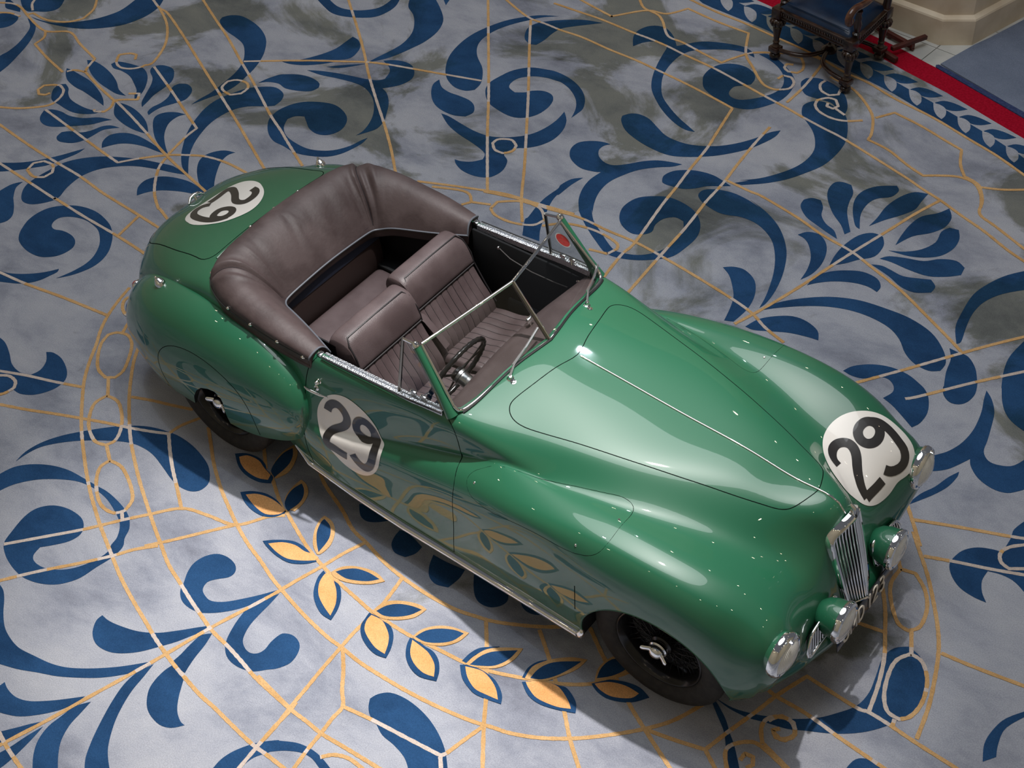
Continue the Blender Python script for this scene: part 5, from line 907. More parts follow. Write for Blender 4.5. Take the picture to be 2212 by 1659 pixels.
GOLD = [[0,-1416,-77,-1399,-138,-1374,-204,-1342,-262,-1307,-309,-1267,-371,-1220,-433,-1166,-488,-1111,-540,-1063,-581,-1008,-623,-945,-669,-881,-712,-824,-746,-767,-778,-708,-808,-652,-836,-599,-862,-544,-885,-488,-906,-432,-926,-387,-943,-331,-960,-287,-972,-233,-984,-177,-995,-127,-1000,-66,-1009,12,-1019,64,-1020,125,-1023],[0,-1195,-245,-1160,-297,-1109,-356,-1056,-411,-1000,-462,-939,-514,-875,-560,-796,-612,-703,-667,-642,-702,-594,-728,-527,-764,-464,-787,-402,-810,-345,-829,-286,-847,-225,-857,-169,-869,-110,-883,-45,-892,26,-900,73,-902,124,-906,179,-903,237,-900,304,-897],[0,-1348,-639,-1264,-607,-1189,-574,-1109,-541,-1036,-512,-973,-490,-909,-464,-863,-442,-858,-401,-834,-347],[0,-863,-442,-812,-486,-755,-530,-704,-565,-635,-614],[0,-1457,-550,-1374,-516,-1290,-488,-1205,-456],[1,-1292,-238,-1255,-230,-1216,-253,-1181,-298,-1156,-342,-1155,-374,-1177,-390,-1220,-379,-1260,-346,-1296,-301,-1309,-261],[0,-1169,-387,-1118,-435],[0,-1299,-190,-1280,-231],[1,-1118,-438,-1074,-437,-1025,-467,-985,-508,-967,-545,-975,-572,-1011,-579,-1062,-555,-1100,-519,-1124,-478],[0,-973,-571,-922,-605],[1,-922,-605,-883,-602,-839,-618,-793,-644,-764,-670,-754,-706,-772,-727,-810,-730,-850,-713,-897,-676,-925,-637],[0,-755,-714,-733,-732],[0,-1057,-402,-1000,-379,-931,-357,-875,-337],[0,-791,-361,-737,-404,-677,-452,-600,-503,-536,-538,-476,-569,-409,-598,-340,-621,-282,-643,-230,-658,-161,-676,-98,-689,-39,-698,1,-700,65,-707,133,-707,212,-704,298,-695,379,-681,434,-665,472,-655,531,-628,593,-587,649,-538,709,-476,756,-413,789,-336],[0,-927,-965,-856,-883,-796,-813,-738,-735,-694,-680,-635,-612,-562,-590,-479,-571,-429,-503,-395,-473],[0,-622,-758,-575,-699,-523,-629,-479,-571],[0,-843,-1051,-781,-969,-716,-892,-666,-828,-636,-782,-594,-737],[0,-607,-331,-551,-382],[0,-518,-394,-451,-439,-407,-465,-405,-460,-338,-491,-266,-522,-199,-542,-128,-558,-67,-568,-2,-578,58,-579,122,-578,197,-570,272,-563,323,-551,378,-531,481,-485,550,-437,585,-387,607,-351],[0,-236,-652,-218,-592,-201,-538,-186,-481,-164,-422],[0,-516,-269,-453,-288,-388,-330,-288,-372,-219,-407,-159,-421,-83,-442,-13,-453,72,-458,153,-454,214,-440,246,-431,289,-412,364,-370,445,-310],[0,-13,-453,-4,-512,2,-566],[0,-1,-609,-2,-655,1,-700,6,-776,12,-836,17,-896,25,-957,26,-1017],[0,6,-700,49,-746,84,-790,115,-823,117,-861,122,-903,126,-955,135,-1017],[0,115,-823,193,-811,293,-801,381,-792,408,-822],[0,381,-792,389,-779,399,-735,414,-674],[0,239,-439,291,-503,317,-539,367,-604,414,-674,483,-768],[0,163,-954,184,-931,220,-918,270,-921],[0,-106,-877,-39,-889,26,-900],[0,-225,-614,-236,-657,-259,-729,-297,-840,-331,-960,-354,-1038,-387,-1140,-423,-1256,-461,-1363],[0,-490,-1339,-436,-1356,-364,-1373],[0,19,-878,23,-911,23,-955,27,-1013,33,-1089],[0,359,-384,409,-423,451,-458,496,-498,541,-536,594,-588,661,-643],[0,454,-308,525,-357,600,-400,658,-437,716,-468,773,-497,827,-524],[0,716,-468,782,-454,856,-434,907,-467],[0,856,-434,876,-357,898,-281,915,-215,945,-131,1074,-141,1106,-136,1160,-139,1233,-147,1343,-155],[0,926,-454,897,-416,897,-391,922,-362,953,-354,1036,-375],[0,952,-347,929,-312,929,-282,952,-258,982,-259,1000,-284,988,-311,967,-315,953,-302,964,-290],[0,933,-412,933,-391,952,-388,962,-406,954,-421],[0,892,-216,919,-220,992,-221,1081,-233,1143,-240,1215,-247],[0,950,405,979,370,1037,303,1083,240,1129,170,1160,110,1185,40,1209,-44,1225,-137],[0,947,221,972,196,1006,142,1034,86,1066,19,1090,-59,1105,-133],[1,978,279,1014,287,1055,254,1084,206,1094,149,1077,121,1046,128,1005,175,979,226],[0,951,314,978,279],[0,1083,125,1113,64],[1,1112,64,1144,58,1176,17,1192,-41,1188,-90,1170,-113,1139,-109,1113,-74,1095,-16,1093,30],[0,1162,-119,1166,-139],[0,968,73,1032,85],[0,1168,107,1246,115,1372,134],[0,1006,348,1077,376,1156,404,1243,439],[0,1208,536,1169,499,1156,467,1168,440,1193,431,1239,463],[0,933,-287,945,-266,970,-256,994,-273,998,-296,978,-314,957,-307],[0,955,-346,1027,-368,1041,-371],[0,885,491,902,472,946,420,985,372],[0,931,440,1037,484,1154,529,1195,547],[0,570,784,669,926,768,1074,823,1154,893,1249],[0,721,821,748,851,849,988,951,1115],[0,-811,910,-686,944,-590,953,-477,973,-367,969,-264,970,-153,957,-42,940,114,911,199,888,261,856,337,831],[0,181,820,215,923,253,1063,283,1194,310,1305,347,1447,379,1573,414,1682],[0,-193,1397,-104,1389,-55,1387,89,1355,188,1324,304,1301,392,1268,506,1223,618,1163,716,1109,766,1079],[0,419,1840,474,1825,501,1792,524,1750,545,1686,613,1655,745,1595],[0,491,1815,553,1842,619,1887],[0,-1538,1877,-1411,1714,-1141,1365,-997,1171,-806,923],[0,-1307,1839,-1212,1702,-1025,1442,-887,1244,-780,1089,-689,951,-613,853],[0,-1487,1911,-1384,1868,-1312,1846,-1244,1846,-1174,1842,-1077,1845,-950,1832,-830,1826,-737,1815,-634,1802,-548,1788,-462,1772,-389,1757],[1,-739,853,-741,892,-680,936,-609,941,-561,901,-577,859,-640,833,-704,833],[0,-550,873,-502,920,-438,942,-370,946,-308,933,-292,910,-303,875,-363,861],[0,-389,1757,-357,1599,-339,1511,-324,1378,-309,1275,-296,1167,-264,970,-265,894,-250,772],[0,-228,1732,-222,1616,-209,1482,-196,1377,-191,1271,-186,1227,-173,1108,-164,949,-150,749],[0,-1026,831,-938,868,-852,901,-745,939,-648,953,-501,978],[0,-967,836,-884,871,-842,873,-810,844,-828,815],[0,-810,844,-750,868],[0,-1987,1579,-1900,1507,-1778,1406,-1665,1307,-1572,1221,-1437,1108,-1319,1012,-1204,912,-1094,807],[0,-2013,1034,-1901,1114,-1809,1175,-1703,1239,-1635,1279,-1569,1307,-1464,1339,-1339,1376,-1211,1414],[1,-931,1178,-904,1187,-874,1170,-867,1138,-886,1111,-920,1112,-949,1138,-948,1162],[0,-2464,1267,-2296,1179,-2180,1120,-2022,1029,-1935,981,-1828,919,-1694,839,-1596,789,-1550,763,-1474,722,-1398,682],[0,-2639,1165,-2554,1126,-2498,1116,-2356,1049,-2206,972,-2061,897,-1922,826,-1788,757,-1654,685,-1524,615,-1450,576],[0,-2554,1126,-2460,1072,-2385,1007,-2329,934,-2289,842,-2301,813,-2302,801,-2325,770,-2365,754,-2405,770,-2434,810,-2407,839,-2380,846,-2360,821],[0,-2265,826,-2096,751,-1964,689,-1852,637,-1846,574,-1822,470],[1,-1961,871,-1969,907,-1947,932,-1906,938,-1878,916,-1874,878,-1900,850,-1938,855],[0,-2221,597,-2098,560,-1973,518,-1826,467,-1683,428,-1514,385],[0,-2386,417,-2245,394,-2118,373,-2018,357,-1932,345,-1888,402,-1826,467,-1765,508,-1710,536,-1618,552,-1494,546],[0,-1815,456,-1795,406,-1751,347,-1699,294,-1637,251,-1619,246,-1542,217,-1481,202],[0,-2457,266,-2320,248,-2200,235,-2088,227,-1978,220,-1860,203,-1795,197,-1660,187,-1497,173],[0,-2273,116,-2112,103,-1962,90,-1951,92,-1806,81,-1660,75,-1570,69,-1478,60],[0,-1656,183,-1636,79],[0,-1812,-259,-1700,-249,-1562,-227,-1442,-212,-1375,-204],[0,-2540,334,-2469,372,-2401,437,-2398,489,-2423,533,-2461,550,-2484,539,-2510,517,-2508,487,-2482,469,-2459,479,-2454,497],[0,-2952,807,-2803,767,-2713,814,-2614,779,-2489,741,-2466,682,-2450,661,-2493,648,-2511,625],[0,-2799,769,-2766,735,-2759,684,-2648,647,-2521,614],[0,-2450,661,-2335,623,-2225,594,-2196,618,-2156,645,-2180,674,-2213,653],[0,-2225,594,-2202,560,-2200,526,-2228,508,-2241,514],[1,-2158,144,-2170,181,-2149,209,-2106,211,-2075,182,-2078,149,-2111,131],[0,-3117,805,-3060,831,-3009,828,-2952,807],[0,-3057,756,-3013,779,-2963,783],[0,-2952,807,-2938,828,-2855,824,-2778,857,-2744,908,-2762,978,-2812,1040],[0,-2956,840,-2997,872,-3016,907],[0,-1442,-563,-1414,-547,-1381,-551,-1363,-571,-1368,-598,-1378,-615],[0,-1304,1983,-1206,1984,-1084,1985,-940,1974,-868,1972,-789,1965,-706,1951,-573,1934,-434,1904,-335,1881,-234,1860,-162,1842,-76,1824,19,1805,260,1733,339,1705,414,1682,500,1648,593,1614,688,1570,767,1543],[0,-1247,2061,-1082,2026,-1063,2033,-984,2130,-908,2151,-862,2226,-728,2207,-587,2200,-527,2079,-463,2017,-384,1947,-335,1935,-306,1949,-287,1972,-292,2008,-316,2033,-346,2028,-351,2000],[0,-1054,2187,-1002,2140,-935,2128,-893,2099,-821,2024,-752,2016,-654,1995,-567,1979,-554,2014,-521,2078,-488,2112,-397,2162,-320,2193,-270,2186,-257,2077,-251,1985,-253,1890],[0,-901,2287,-762,2263,-641,2253,-518,2235,-370,2214,-274,2193,-183,2165,-76,2149,40,2113,198,2081,360,2030,465,1997,593,1942],[0,-392,2155,-350,2163,-322,2131,-308,2097,-313,2069,-343,2059,-366,2073,-371,2099,-350,2108],[0,-138,2060,-130,2028,-154,2007,-189,2017,-211,2049,-208,2080],[0,10,1937,-38,1901,-86,1891,-136,1903,-165,1929,-173,1961,-150,1991,-122,1995,-97,1966,-104,1943,-129,1944,-135,1964],[0,-97,1948,-54,1931],[0,-205,2111,-119,2091,-65,2062,-3,2010,35,1963,69,1887,76,1848,158,1833,247,1792,313,1769,360,1801,410,1826,464,1822,506,1778,534,1717],[0,39,1974,78,2037,183,2016,291,1983,354,1965,384,1892,420,1842],[0,-1375,-99,-1385,-115,-1381,-134,-1361,-156,-1335,-169,-1314,-168,-1305,-151]]
LEAF = [[[-383,-570,-357,-547,-321,-526,-288,-522,-261,-527,-244,-534,-224,-539,-244,-563,-279,-583,-321,-585,-360,-578],[-365,-568,-338,-544,-305,-532,-272,-533,-248,-527,-229,-527,-229,-539,-254,-558,-291,-576,-330,-576],[-309,-415,-278,-419,-250,-441,-231,-478,-231,-513,-239,-522,-268,-505,-297,-468,-310,-432],[-302,-424,-274,-433,-253,-456,-244,-481,-240,-515,-264,-495,-288,-468,-301,-439],0],[[-190,-551,-187,-576,-169,-611,-144,-635,-106,-654,-72,-655,-81,-619,-100,-586,-126,-563,-151,-561,-170,-558],[-179,-553,-160,-551,-144,-563,-119,-582,-95,-612,-82,-646,-117,-633,-149,-615,-171,-589,-179,-565],[-171,-544,-162,-519,-139,-498,-104,-484,-72,-480,-41,-488,-63,-514,-96,-536,-126,-548,-155,-551],[-162,-537,-151,-520,-127,-500,-93,-491,-56,-491,-75,-512,-102,-528,-129,-538],0],[[-10,-584,-7,-602,-1,-626,22,-649,56,-664,85,-668,110,-662,101,-632,82,-601,58,-584,32,-583,15,-581],[-1,-586,27,-583,48,-591,73,-608,89,-630,100,-655,70,-654,38,-643,13,-628,0,-605],[-7,-579,-4,-547,12,-524,45,-504,76,-494,99,-495,91,-529,68,-555,39,-574,15,-581],[1,-570,12,-542,34,-521,64,-508,90,-503,77,-531,53,-555,26,-570],0],[[119,-583,128,-607,147,-632,176,-650,210,-656,249,-643,237,-617,216,-594,190,-582,164,-582,137,-579],[128,-585,163,-588,187,-593,217,-610,237,-637,209,-643,174,-635,147,-616],[122,-578,127,-549,148,-521,180,-501,227,-490,222,-524,200,-555,167,-574,138,-581],[128,-574,138,-545,162,-521,193,-504,218,-499,209,-531,185,-556,156,-572],0],[[266,-575,292,-600,321,-613,352,-618,411,-605,397,-583,366,-563,337,-557,306,-558,279,-566],[279,-571,316,-559,344,-563,375,-578,398,-600,366,-605,335,-607,302,-592],[275,-566,279,-536,291,-503,322,-475,360,-451,362,-485,351,-520,328,-544,298,-560],[285,-561,290,-531,303,-505,325,-485,353,-463,351,-496,335,-529,308,-549],[263,-563,265,-535,276,-508,311,-479,290,-508,276,-538,276,-562]],[[414,-528,447,-549,484,-553,528,-541,565,-525,548,-500,512,-482,491,-486,457,-498],[421,-523,457,-498,491,-490,529,-506,550,-522,518,-537,470,-544,439,-534],[414,-518,409,-480,426,-447,441,-429,470,-404,503,-389,498,-425,478,-463,455,-496],[424,-509,424,-481,434,-453,455,-430,495,-401,485,-434,469,-469,448,-496],[407,-518,402,-489,410,-462,425,-445,416,-479,418,-514]],[[549,-438,575,-449,608,-449,651,-428,679,-392,647,-382,612,-388,577,-405,559,-426],[555,-434,581,-410,618,-397,654,-397,645,-419,608,-440,576,-441],[552,-430,538,-396,541,-362,557,-336,595,-319,607,-351,587,-390,566,-417],[551,-419,543,-389,550,-355,580,-330,592,-358,576,-393],0],[[-658,-391,-633,-372,-595,-365,-563,-372,-547,-384,-528,-389,-512,-395,-504,-413,-534,-428,-578,-430,-619,-418],[-640,-393,-624,-376,-588,-372,-554,-384,-524,-392,-518,-409,-547,-420,-588,-419,-619,-408],[-548,-275,-521,-289,-501,-323,-492,-358,-504,-393,-528,-389,-546,-354,-555,-313],[-542,-286,-522,-308,-509,-341,-509,-393,-533,-381,-546,-349,-550,-313],0],[[-548,-483,-526,-463,-491,-448,-453,-447,-427,-454,-401,-466,-412,-491,-438,-508,-480,-510,-520,-499],[-530,-481,-507,-462,-471,-453,-436,-454,-406,-461,-411,-481,-441,-500,-484,-496],[-445,-357,-420,-363,-396,-384,-384,-418,-384,-449,-408,-454,-435,-431,-446,-393],[-434,-367,-415,-379,-398,-402,-393,-429,-399,-459,-423,-445,-437,-418,-440,-391],0]]
BAND = [[-890,2318,-836,2289,-742,2277,-651,2269,-530,2254,-480,2235,-391,2217,-280,2204,-167,2181,-83,2163,28,2137,141,2101,251,2067,356,2039,460,2006,600,1946,568,2020,463,2064,364,2100,263,2131,159,2162,54,2191,-56,2222,-162,2248,-268,2272,-374,2291,-480,2315,-591,2336,-698,2359,-806,2371],[-814,2375,-788,2378,-759,2367,-741,2347,-728,2318,-728,2292,-755,2306,-786,2334],[-697,2353,-673,2357,-644,2346,-627,2326,-614,2298,-615,2272,-641,2285,-671,2313],[-591,2336,-567,2339,-539,2329,-522,2309,-510,2281,-511,2255,-537,2269,-566,2296],[-480,2315,-456,2319,-429,2308,-413,2289,-401,2261,-402,2236,-427,2249,-455,2276],[-374,2291,-351,2294,-324,2284,-309,2265,-298,2238,-299,2213,-323,2226,-351,2252],[-268,2272,-246,2275,-219,2265,-204,2246,-194,2220,-195,2195,-219,2208,-245,2234],[-161,2246,-138,2250,-113,2240,-98,2221,-88,2195,-90,2170,-113,2183,-139,2208],[-55,2220,-33,2223,-8,2214,6,2195,15,2169,13,2145,-9,2158,-34,2183],[55,2189,77,2193,101,2183,114,2165,124,2140,121,2116,99,2128,76,2153],[160,2161,181,2164,205,2155,218,2137,226,2112,224,2089,202,2100,179,2125],[263,2129,284,2133,307,2124,320,2106,328,2082,325,2059,305,2070,282,2094],[365,2099,385,2102,407,2094,420,2076,427,2052,425,2029,404,2041,383,2064],[464,2063,484,2066,506,2058,517,2041,525,2017,522,1995,502,2006,481,2029],[-810,2380,-789,2410,-743,2416,-683,2404,-712,2373,-750,2363],[-694,2359,-673,2388,-628,2394,-570,2383,-598,2351,-636,2342],[-588,2341,-568,2370,-522,2376,-466,2365,-493,2334,-531,2324],[-477,2321,-457,2349,-412,2355,-357,2344,-384,2314,-421,2304],[-371,2296,-351,2324,-307,2330,-253,2320,-280,2290,-317,2280],[-265,2277,-245,2305,-202,2311,-149,2301,-176,2271,-212,2261],[-158,2251,-138,2278,-96,2284,-44,2275,-71,2245,-105,2236],[-52,2225,-32,2252,9,2258,60,2248,33,2219,-1,2210],[58,2194,78,2221,119,2227,168,2217,142,2189,108,2179],[163,2166,183,2192,222,2198,271,2189,244,2160,211,2151],[267,2134,286,2160,325,2166,372,2157,346,2129,314,2120],[368,2104,387,2129,425,2135,472,2127,446,2099,414,2090],[467,2068,486,2092,524,2099,569,2090,543,2063,512,2054]]
# ================================================================== FLOOR, CARPETS, PILLAR
M_marble = noise_mix(principled('cream_marble_tile', srgb(190, 190, 186), 0.25), srgb(176, 178, 176), srgb(200, 200, 196), 3, bump=.05)
M_redcarpet = noise_mix(principled('red_runner_pile', (0.2, 0.01, 0.02), 0.95, spec=.1), srgb(150, 10, 36), srgb(168, 16, 44), 60, bump=.4, bscale=300)
M_navycarpet = noise_mix(principled('navy_edging', (0.03, 0.05, 0.12), 0.95, spec=.1), srgb(52, 62, 98), srgb(62, 74, 112), 60, bump=.4, bscale=300)
M_stone = noise_mix(principled('pillar_stone', (0.6, 0.5, 0.4), 0.5), srgb(206, 190, 166), srgb(220, 206, 184), 4, bump=.1)
def carpet_mat(name, stops, scale=1.4, dark=None, patch=None, rough=.95, fibre=.5):
    """pile carpet with a printed marble wash: soft cloudy noise, streaks, darker stains"""
    m = principled(name, (0.3, 0.3, 0.4), rough, spec=.08); nt = m.node_tree; N = nt.nodes; L = nt.links; b = N['Principled BSDF']
    tc = N.new('ShaderNodeTexCoord')
    mp = N.new('ShaderNodeMapping'); mp.inputs['Rotation'].default_value = (0, 0, math.radians(-38)); mp.inputs['Scale'].default_value = (.8, 1.25, 1); L.new(tc.outputs['Object'], mp.inputs['Vector'])
    n1 = N.new('ShaderNodeTexNoise'); n1.inputs['Scale'].default_value = scale; n1.inputs['Detail'].default_value = 9; n1.inputs['Roughness'].default_value = .68; n1.inputs['Distortion'].default_value = .25
    L.new(mp.outputs['Vector'], n1.inputs['Vector'])
    r = N.new('ShaderNodeValToRGB'); cr = r.color_ramp
    while len(cr.elements) < len(stops): cr.elements.new(.5)
    for e, (p_, c_) in zip(cr.elements, stops): e.position = p_; e.color = tuple(c_)+(1,)
    L.new(n1.outputs['Fac'], r.inputs['Fac']); out = r.outputs['Color']
    if dark:
        n2 = N.new('ShaderNodeTexNoise'); n2.inputs['Scale'].default_value = .85; n2.inputs['Detail'].default_value = 8; n2.inputs['Roughness'].default_value = .6; n2.inputs['Distortion'].default_value = .7
        L.new(tc.outputs['Object'], n2.inputs['Vector'])
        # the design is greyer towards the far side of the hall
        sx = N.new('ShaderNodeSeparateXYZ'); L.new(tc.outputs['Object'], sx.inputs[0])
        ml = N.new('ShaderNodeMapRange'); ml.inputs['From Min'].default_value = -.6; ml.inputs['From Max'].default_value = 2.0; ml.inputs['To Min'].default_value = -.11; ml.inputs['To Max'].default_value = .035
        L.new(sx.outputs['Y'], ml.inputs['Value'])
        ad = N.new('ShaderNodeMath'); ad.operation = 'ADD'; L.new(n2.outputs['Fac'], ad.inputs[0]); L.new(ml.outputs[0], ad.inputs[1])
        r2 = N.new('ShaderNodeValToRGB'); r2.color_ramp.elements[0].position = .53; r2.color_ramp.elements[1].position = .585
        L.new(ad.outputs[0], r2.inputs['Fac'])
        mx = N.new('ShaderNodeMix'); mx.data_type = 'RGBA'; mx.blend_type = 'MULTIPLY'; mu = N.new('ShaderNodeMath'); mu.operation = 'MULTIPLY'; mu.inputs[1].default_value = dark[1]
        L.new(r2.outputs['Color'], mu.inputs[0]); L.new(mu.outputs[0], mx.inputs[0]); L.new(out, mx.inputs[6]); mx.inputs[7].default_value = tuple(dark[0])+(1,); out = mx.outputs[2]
    # fibre speckle
    n3 = N.new('ShaderNodeTexNoise'); n3.inputs['Scale'].default_value = 170; n3.inputs['Detail'].default_value = 2; L.new(tc.outputs['Object'], n3.inputs['Vector'])
    r3 = N.new('ShaderNodeValToRGB'); r3.color_ramp.elements[0].position = .3; r3.color_ramp.elements[0].color = (.80, .80, .80, 1); r3.color_ramp.elements[1].position = .7; r3.color_ramp.elements[1].color = (1.06, 1.06, 1.06, 1)
    L.new(n3.outputs['Fac'], r3.inputs['Fac'])
    m3 = N.new('ShaderNodeMix'); m3.data_type = 'RGBA'; m3.blend_type = 'MULTIPLY'; m3.inputs[0].default_value = 1; L.new(out, m3.inputs[6]); L.new(r3.outputs['Color'], m3.inputs[7]); L.new(m3.outputs[2], b.inputs['Base Color'])
    bp = N.new('ShaderNodeBump'); bp.inputs['Strength'].default_value = fibre; bp.inputs['Distance'].default_value = .003; L.new(n3.outputs['Fac'], bp.inputs['Height']); L.new(bp.outputs['Normal'], b.inputs['Normal'])
    return m
M_pile = carpet_mat('marbled_carpet_pile', [(.30, srgb(118, 121, 134)), (.42, srgb(147, 151, 164)), (.52, srgb(167, 170, 181)), (.66, srgb(181, 183, 191))], dark=(srgb(186, 186, 170), 1.0))
M_bluepile = carpet_mat('blue_carpet_pile', [(.35, srgb(34, 64, 100)), (.6, srgb(44, 80, 122))], scale=2.2, dark=(srgb(205, 212, 196), .8))
M_goldpile = carpet_mat('gold_carpet_pile', [(.35, srgb(196, 154, 102)), (.6, srgb(214, 174, 124))], scale=5)
M_creampile = carpet_mat('cream_carpet_pile', [(.35, srgb(196, 180, 170)), (.6, srgb(210, 196, 186))], scale=5)
M_orangepile = carpet_mat('orange_carpet_pile', [(.35, srgb(226, 164, 104)), (.6, srgb(238, 180, 122))], scale=5)
M_greypile = carpet_mat('grey_runner_pile', [(.3, srgb(98, 108, 128)), (.6, srgb(126, 136, 156))], scale=1.0)

def flat(name, outline, z0, z1, mat, parent, kind=None):
    """carpet-thick piece from a 2D outline"""
    bm = bmesh.new(); vs_ = [bm.verts.new((x, y, z1)) for x, y in outline]; f = bm.faces.new(vs_)
    if f.normal.z < 0 or f.calc_area() == 0: bm.normal_update()
    bm.normal_update()
    if f.normal.z < 0: f.normal_flip()
    r = bmesh.ops.extrude_face_region(bm, geom=[f]); nv = [v for v in r['geom'] if isinstance(v, bmesh.types.BMVert)]
    for v in nv: v.co.z = z1
    for v in vs_:
        if v.is_valid: v.co.z = z0
    bmesh.ops.triangulate(bm, faces=[q for q in bm.faces if len(q.verts) > 4]); bmesh.ops.recalc_face_normals(bm, faces=bm.faces)
    me = bpy.data.meshes.new(name); bm.to_mesh(me); bm.free(); me.materials.append(mat)
    o = bpy.data.objects.new(name, me); COL.objects.link(o)
    if parent: o.parent = parent
    return o
REDLO = [(-6.5, 5.10), (-4.0, 5.06), (-2.6, 4.99), (-1.90, 4.92), (-1.346, 4.835), (-.80, 4.745), (-.390, 4.668), (-.20, 4.628), (.007, 4.568), (.335, 4.488), (.557, 4.414), (.774, 4.341), (.989, 4.274), (1.5, 4.09), (2.2, 3.80), (3.2, 3.30), (4.4, 2.60), (5.5, 1.8)]
REDUP = [(x+.055*(1 if x > -1 else .3), y+.185) for x, y in REDLO]
floor = mkobj('floor', *box_mesh(-10, 9, -8, 10, -.12, -.020), M_marble, None, smooth=False); floor['kind'] = 'structure'
tx = [-3.2+.47*i for i in range(13)]; M_joint = M_marble
k = 0
for i in range(12):
    for j in range(6):
        x0 = -2.80+.452*i; y0 = 4.30+.452*j; g_ = .003
        ca, sa = math.cos(-.10), math.sin(-.10); c0 = (.032, 4.975)
        q = [(x0+g_, y0+g_), (x0+.452-g_, y0+g_), (x0+.452-g_, y0+.452-g_), (x0+g_, y0+.452-g_)]
        q = [(c0[0]+(a+2.80-.452*6)*ca-(b_-4.30-.452*2)*sa, c0[1]+(a+2.80-.452*6)*sa+(b_-4.30-.452*2)*ca) for a, b_ in q]
        flat('floor_tile', q, -.020, -.008+.0003*((i*7+j*3) % 3), M_marble, floor)
carpet = empty('hall_carpet', 'large marbled grey carpet with blue scrolls, leaves and gold lines that fills the hall', 'carpet', (0, 0, 0))
edge = [(-8.5, -6.5), (7.5, -6.5), (7.5, .2)]+REDLO[::-1]+[(-8.5, 5.15)]
base = flat('carpet_base', edge, -.012, 0, M_pile, carpet)
red = flat('red_border', [(x, y) for x, y in REDLO]+[(x, y) for x, y in REDUP[::-1]], -.012, -.001, M_redcarpet, carpet)
red['label'] = 'plain red border strip along the far edge'
run = [(.150, 4.790), (.870, 4.549), (1.5, 4.33), (2.6, 3.86), (4.0, 3.05), (6.0, 1.9), (7.5, 6), (3, 9.0), (.95, 9.0), (.66, 6.6), (.425, 5.759), (.292, 5.296), (.238, 5.137)]
gy = flat('grey_runner', run, -.010, .004, M_greypile, None); gy['label'] = 'plain blue-grey carpet beyond the red strip, to the right of the cream pillar'; gy['category'] = 'carpet'
nv = flat('navy_edging', [(.130, 4.756), (.147, 4.770), (.870, 4.551), (1.5, 4.332), (2.6, 3.862), (4.0, 3.052), (4.0, 3.0), (2.6, 3.80), (1.5, 4.265), (.898, 4.487), (.142, 4.731)], -.010, .0055, M_navycarpet, gy)

def smooth2d(P, n=4, closed=True, corner=50):
    """Catmull-Rom through P, kept sharp where the outline turns hard"""
    m = len(P); P = [Vector((x, y)) for x, y in P]; out = []
    def isc(i):
        if not closed and i in (0, m-1): return True
        a = P[i]-P[i-1]; b_ = P[(i+1) % m]-P[i]
        if a.length < 1e-6 or b_.length < 1e-6: return True
        return abs(a.angle_signed(b_)) > math.radians(corner)
    C_ = [isc(i) for i in range(m)]
    for i in range(m if closed else m-1):
        p1, p2 = P[i], P[(i+1) % m]; p0 = p1 if C_[i] else P[i-1]; p3 = p2 if C_[(i+1) % m] else P[(i+2) % m]
        for k_ in range(n):
            t = k_/n; out.append(.5*((2*p1)+(p2-p0)*t+(2*p0-5*p1+4*p2-p3)*t*t+(3*p1-p0-3*p2+p3)*t**3))
    if not closed: out.append(P[-1])
    return [(v.x, v.y) for v in out]
def pairs(L_): return [(L_[i]*.002, L_[i+1]*.002) for i in range(0, len(L_), 2)]
def inside(x, y, P):
    c = False; j = len(P)-1
    for i in range(len(P)):
        if (P[i][1] > y) != (P[j][1] > y) and x < (P[j][0]-P[i][0])*(y-P[i][1])/(P[j][1]-P[i][1])+P[i][0]: c = not c
        j = i
    return c
BP = []
for L_ in BLUE:
    P = smooth2d(pairs(L_), 4); BP.append((P, min(a for a, _ in P), max(a for a, _ in P), min(b_ for _, b_ in P), max(b_ for _, b_ in P)))
    flat('blue_motif', P, -.004, .0016, M_bluepile, carpet)
def strip(P, w_, z0, z1):
    V = []; m = len(P)
    for i in range(m):
        a = Vector(P[max(i-1, 0)]); b_ = Vector(P[min(i+1, m-1)]); t = (b_-a); t = t.normalized() if t.length > 1e-9 else Vector((1, 0)); n_ = Vector((-t.y, t.x))*(w_/2)*(1+.10*math.sin(i*2.1+P[i][0]*40))
        for s_ in (1, -1):
            V.append((P[i][0]+n_.x*s_, P[i][1]+n_.y*s_, z1)); V.append((P[i][0]+n_.x*s_, P[i][1]+n_.y*s_, z0))
    F = []
    for i in range(m-1):
        a = i*4; c = a+4
        F += [(a, a+2, c+2, c), (a+1, a, c, c+1), (a+2, a+3, c+3, c+2)]
    F += [(1, 3, 2, 0), ((m-1)*4, (m-1)*4+2, (m-1)*4+3, (m-1)*4+1)]
    return V, [f[::-1] for f in F]
def isblue(x, y): return any(x0 <= x <= x1 and y0 <= y <= y1 and inside(x, y, P) for P, x0, x1, y0, y1 in BP)
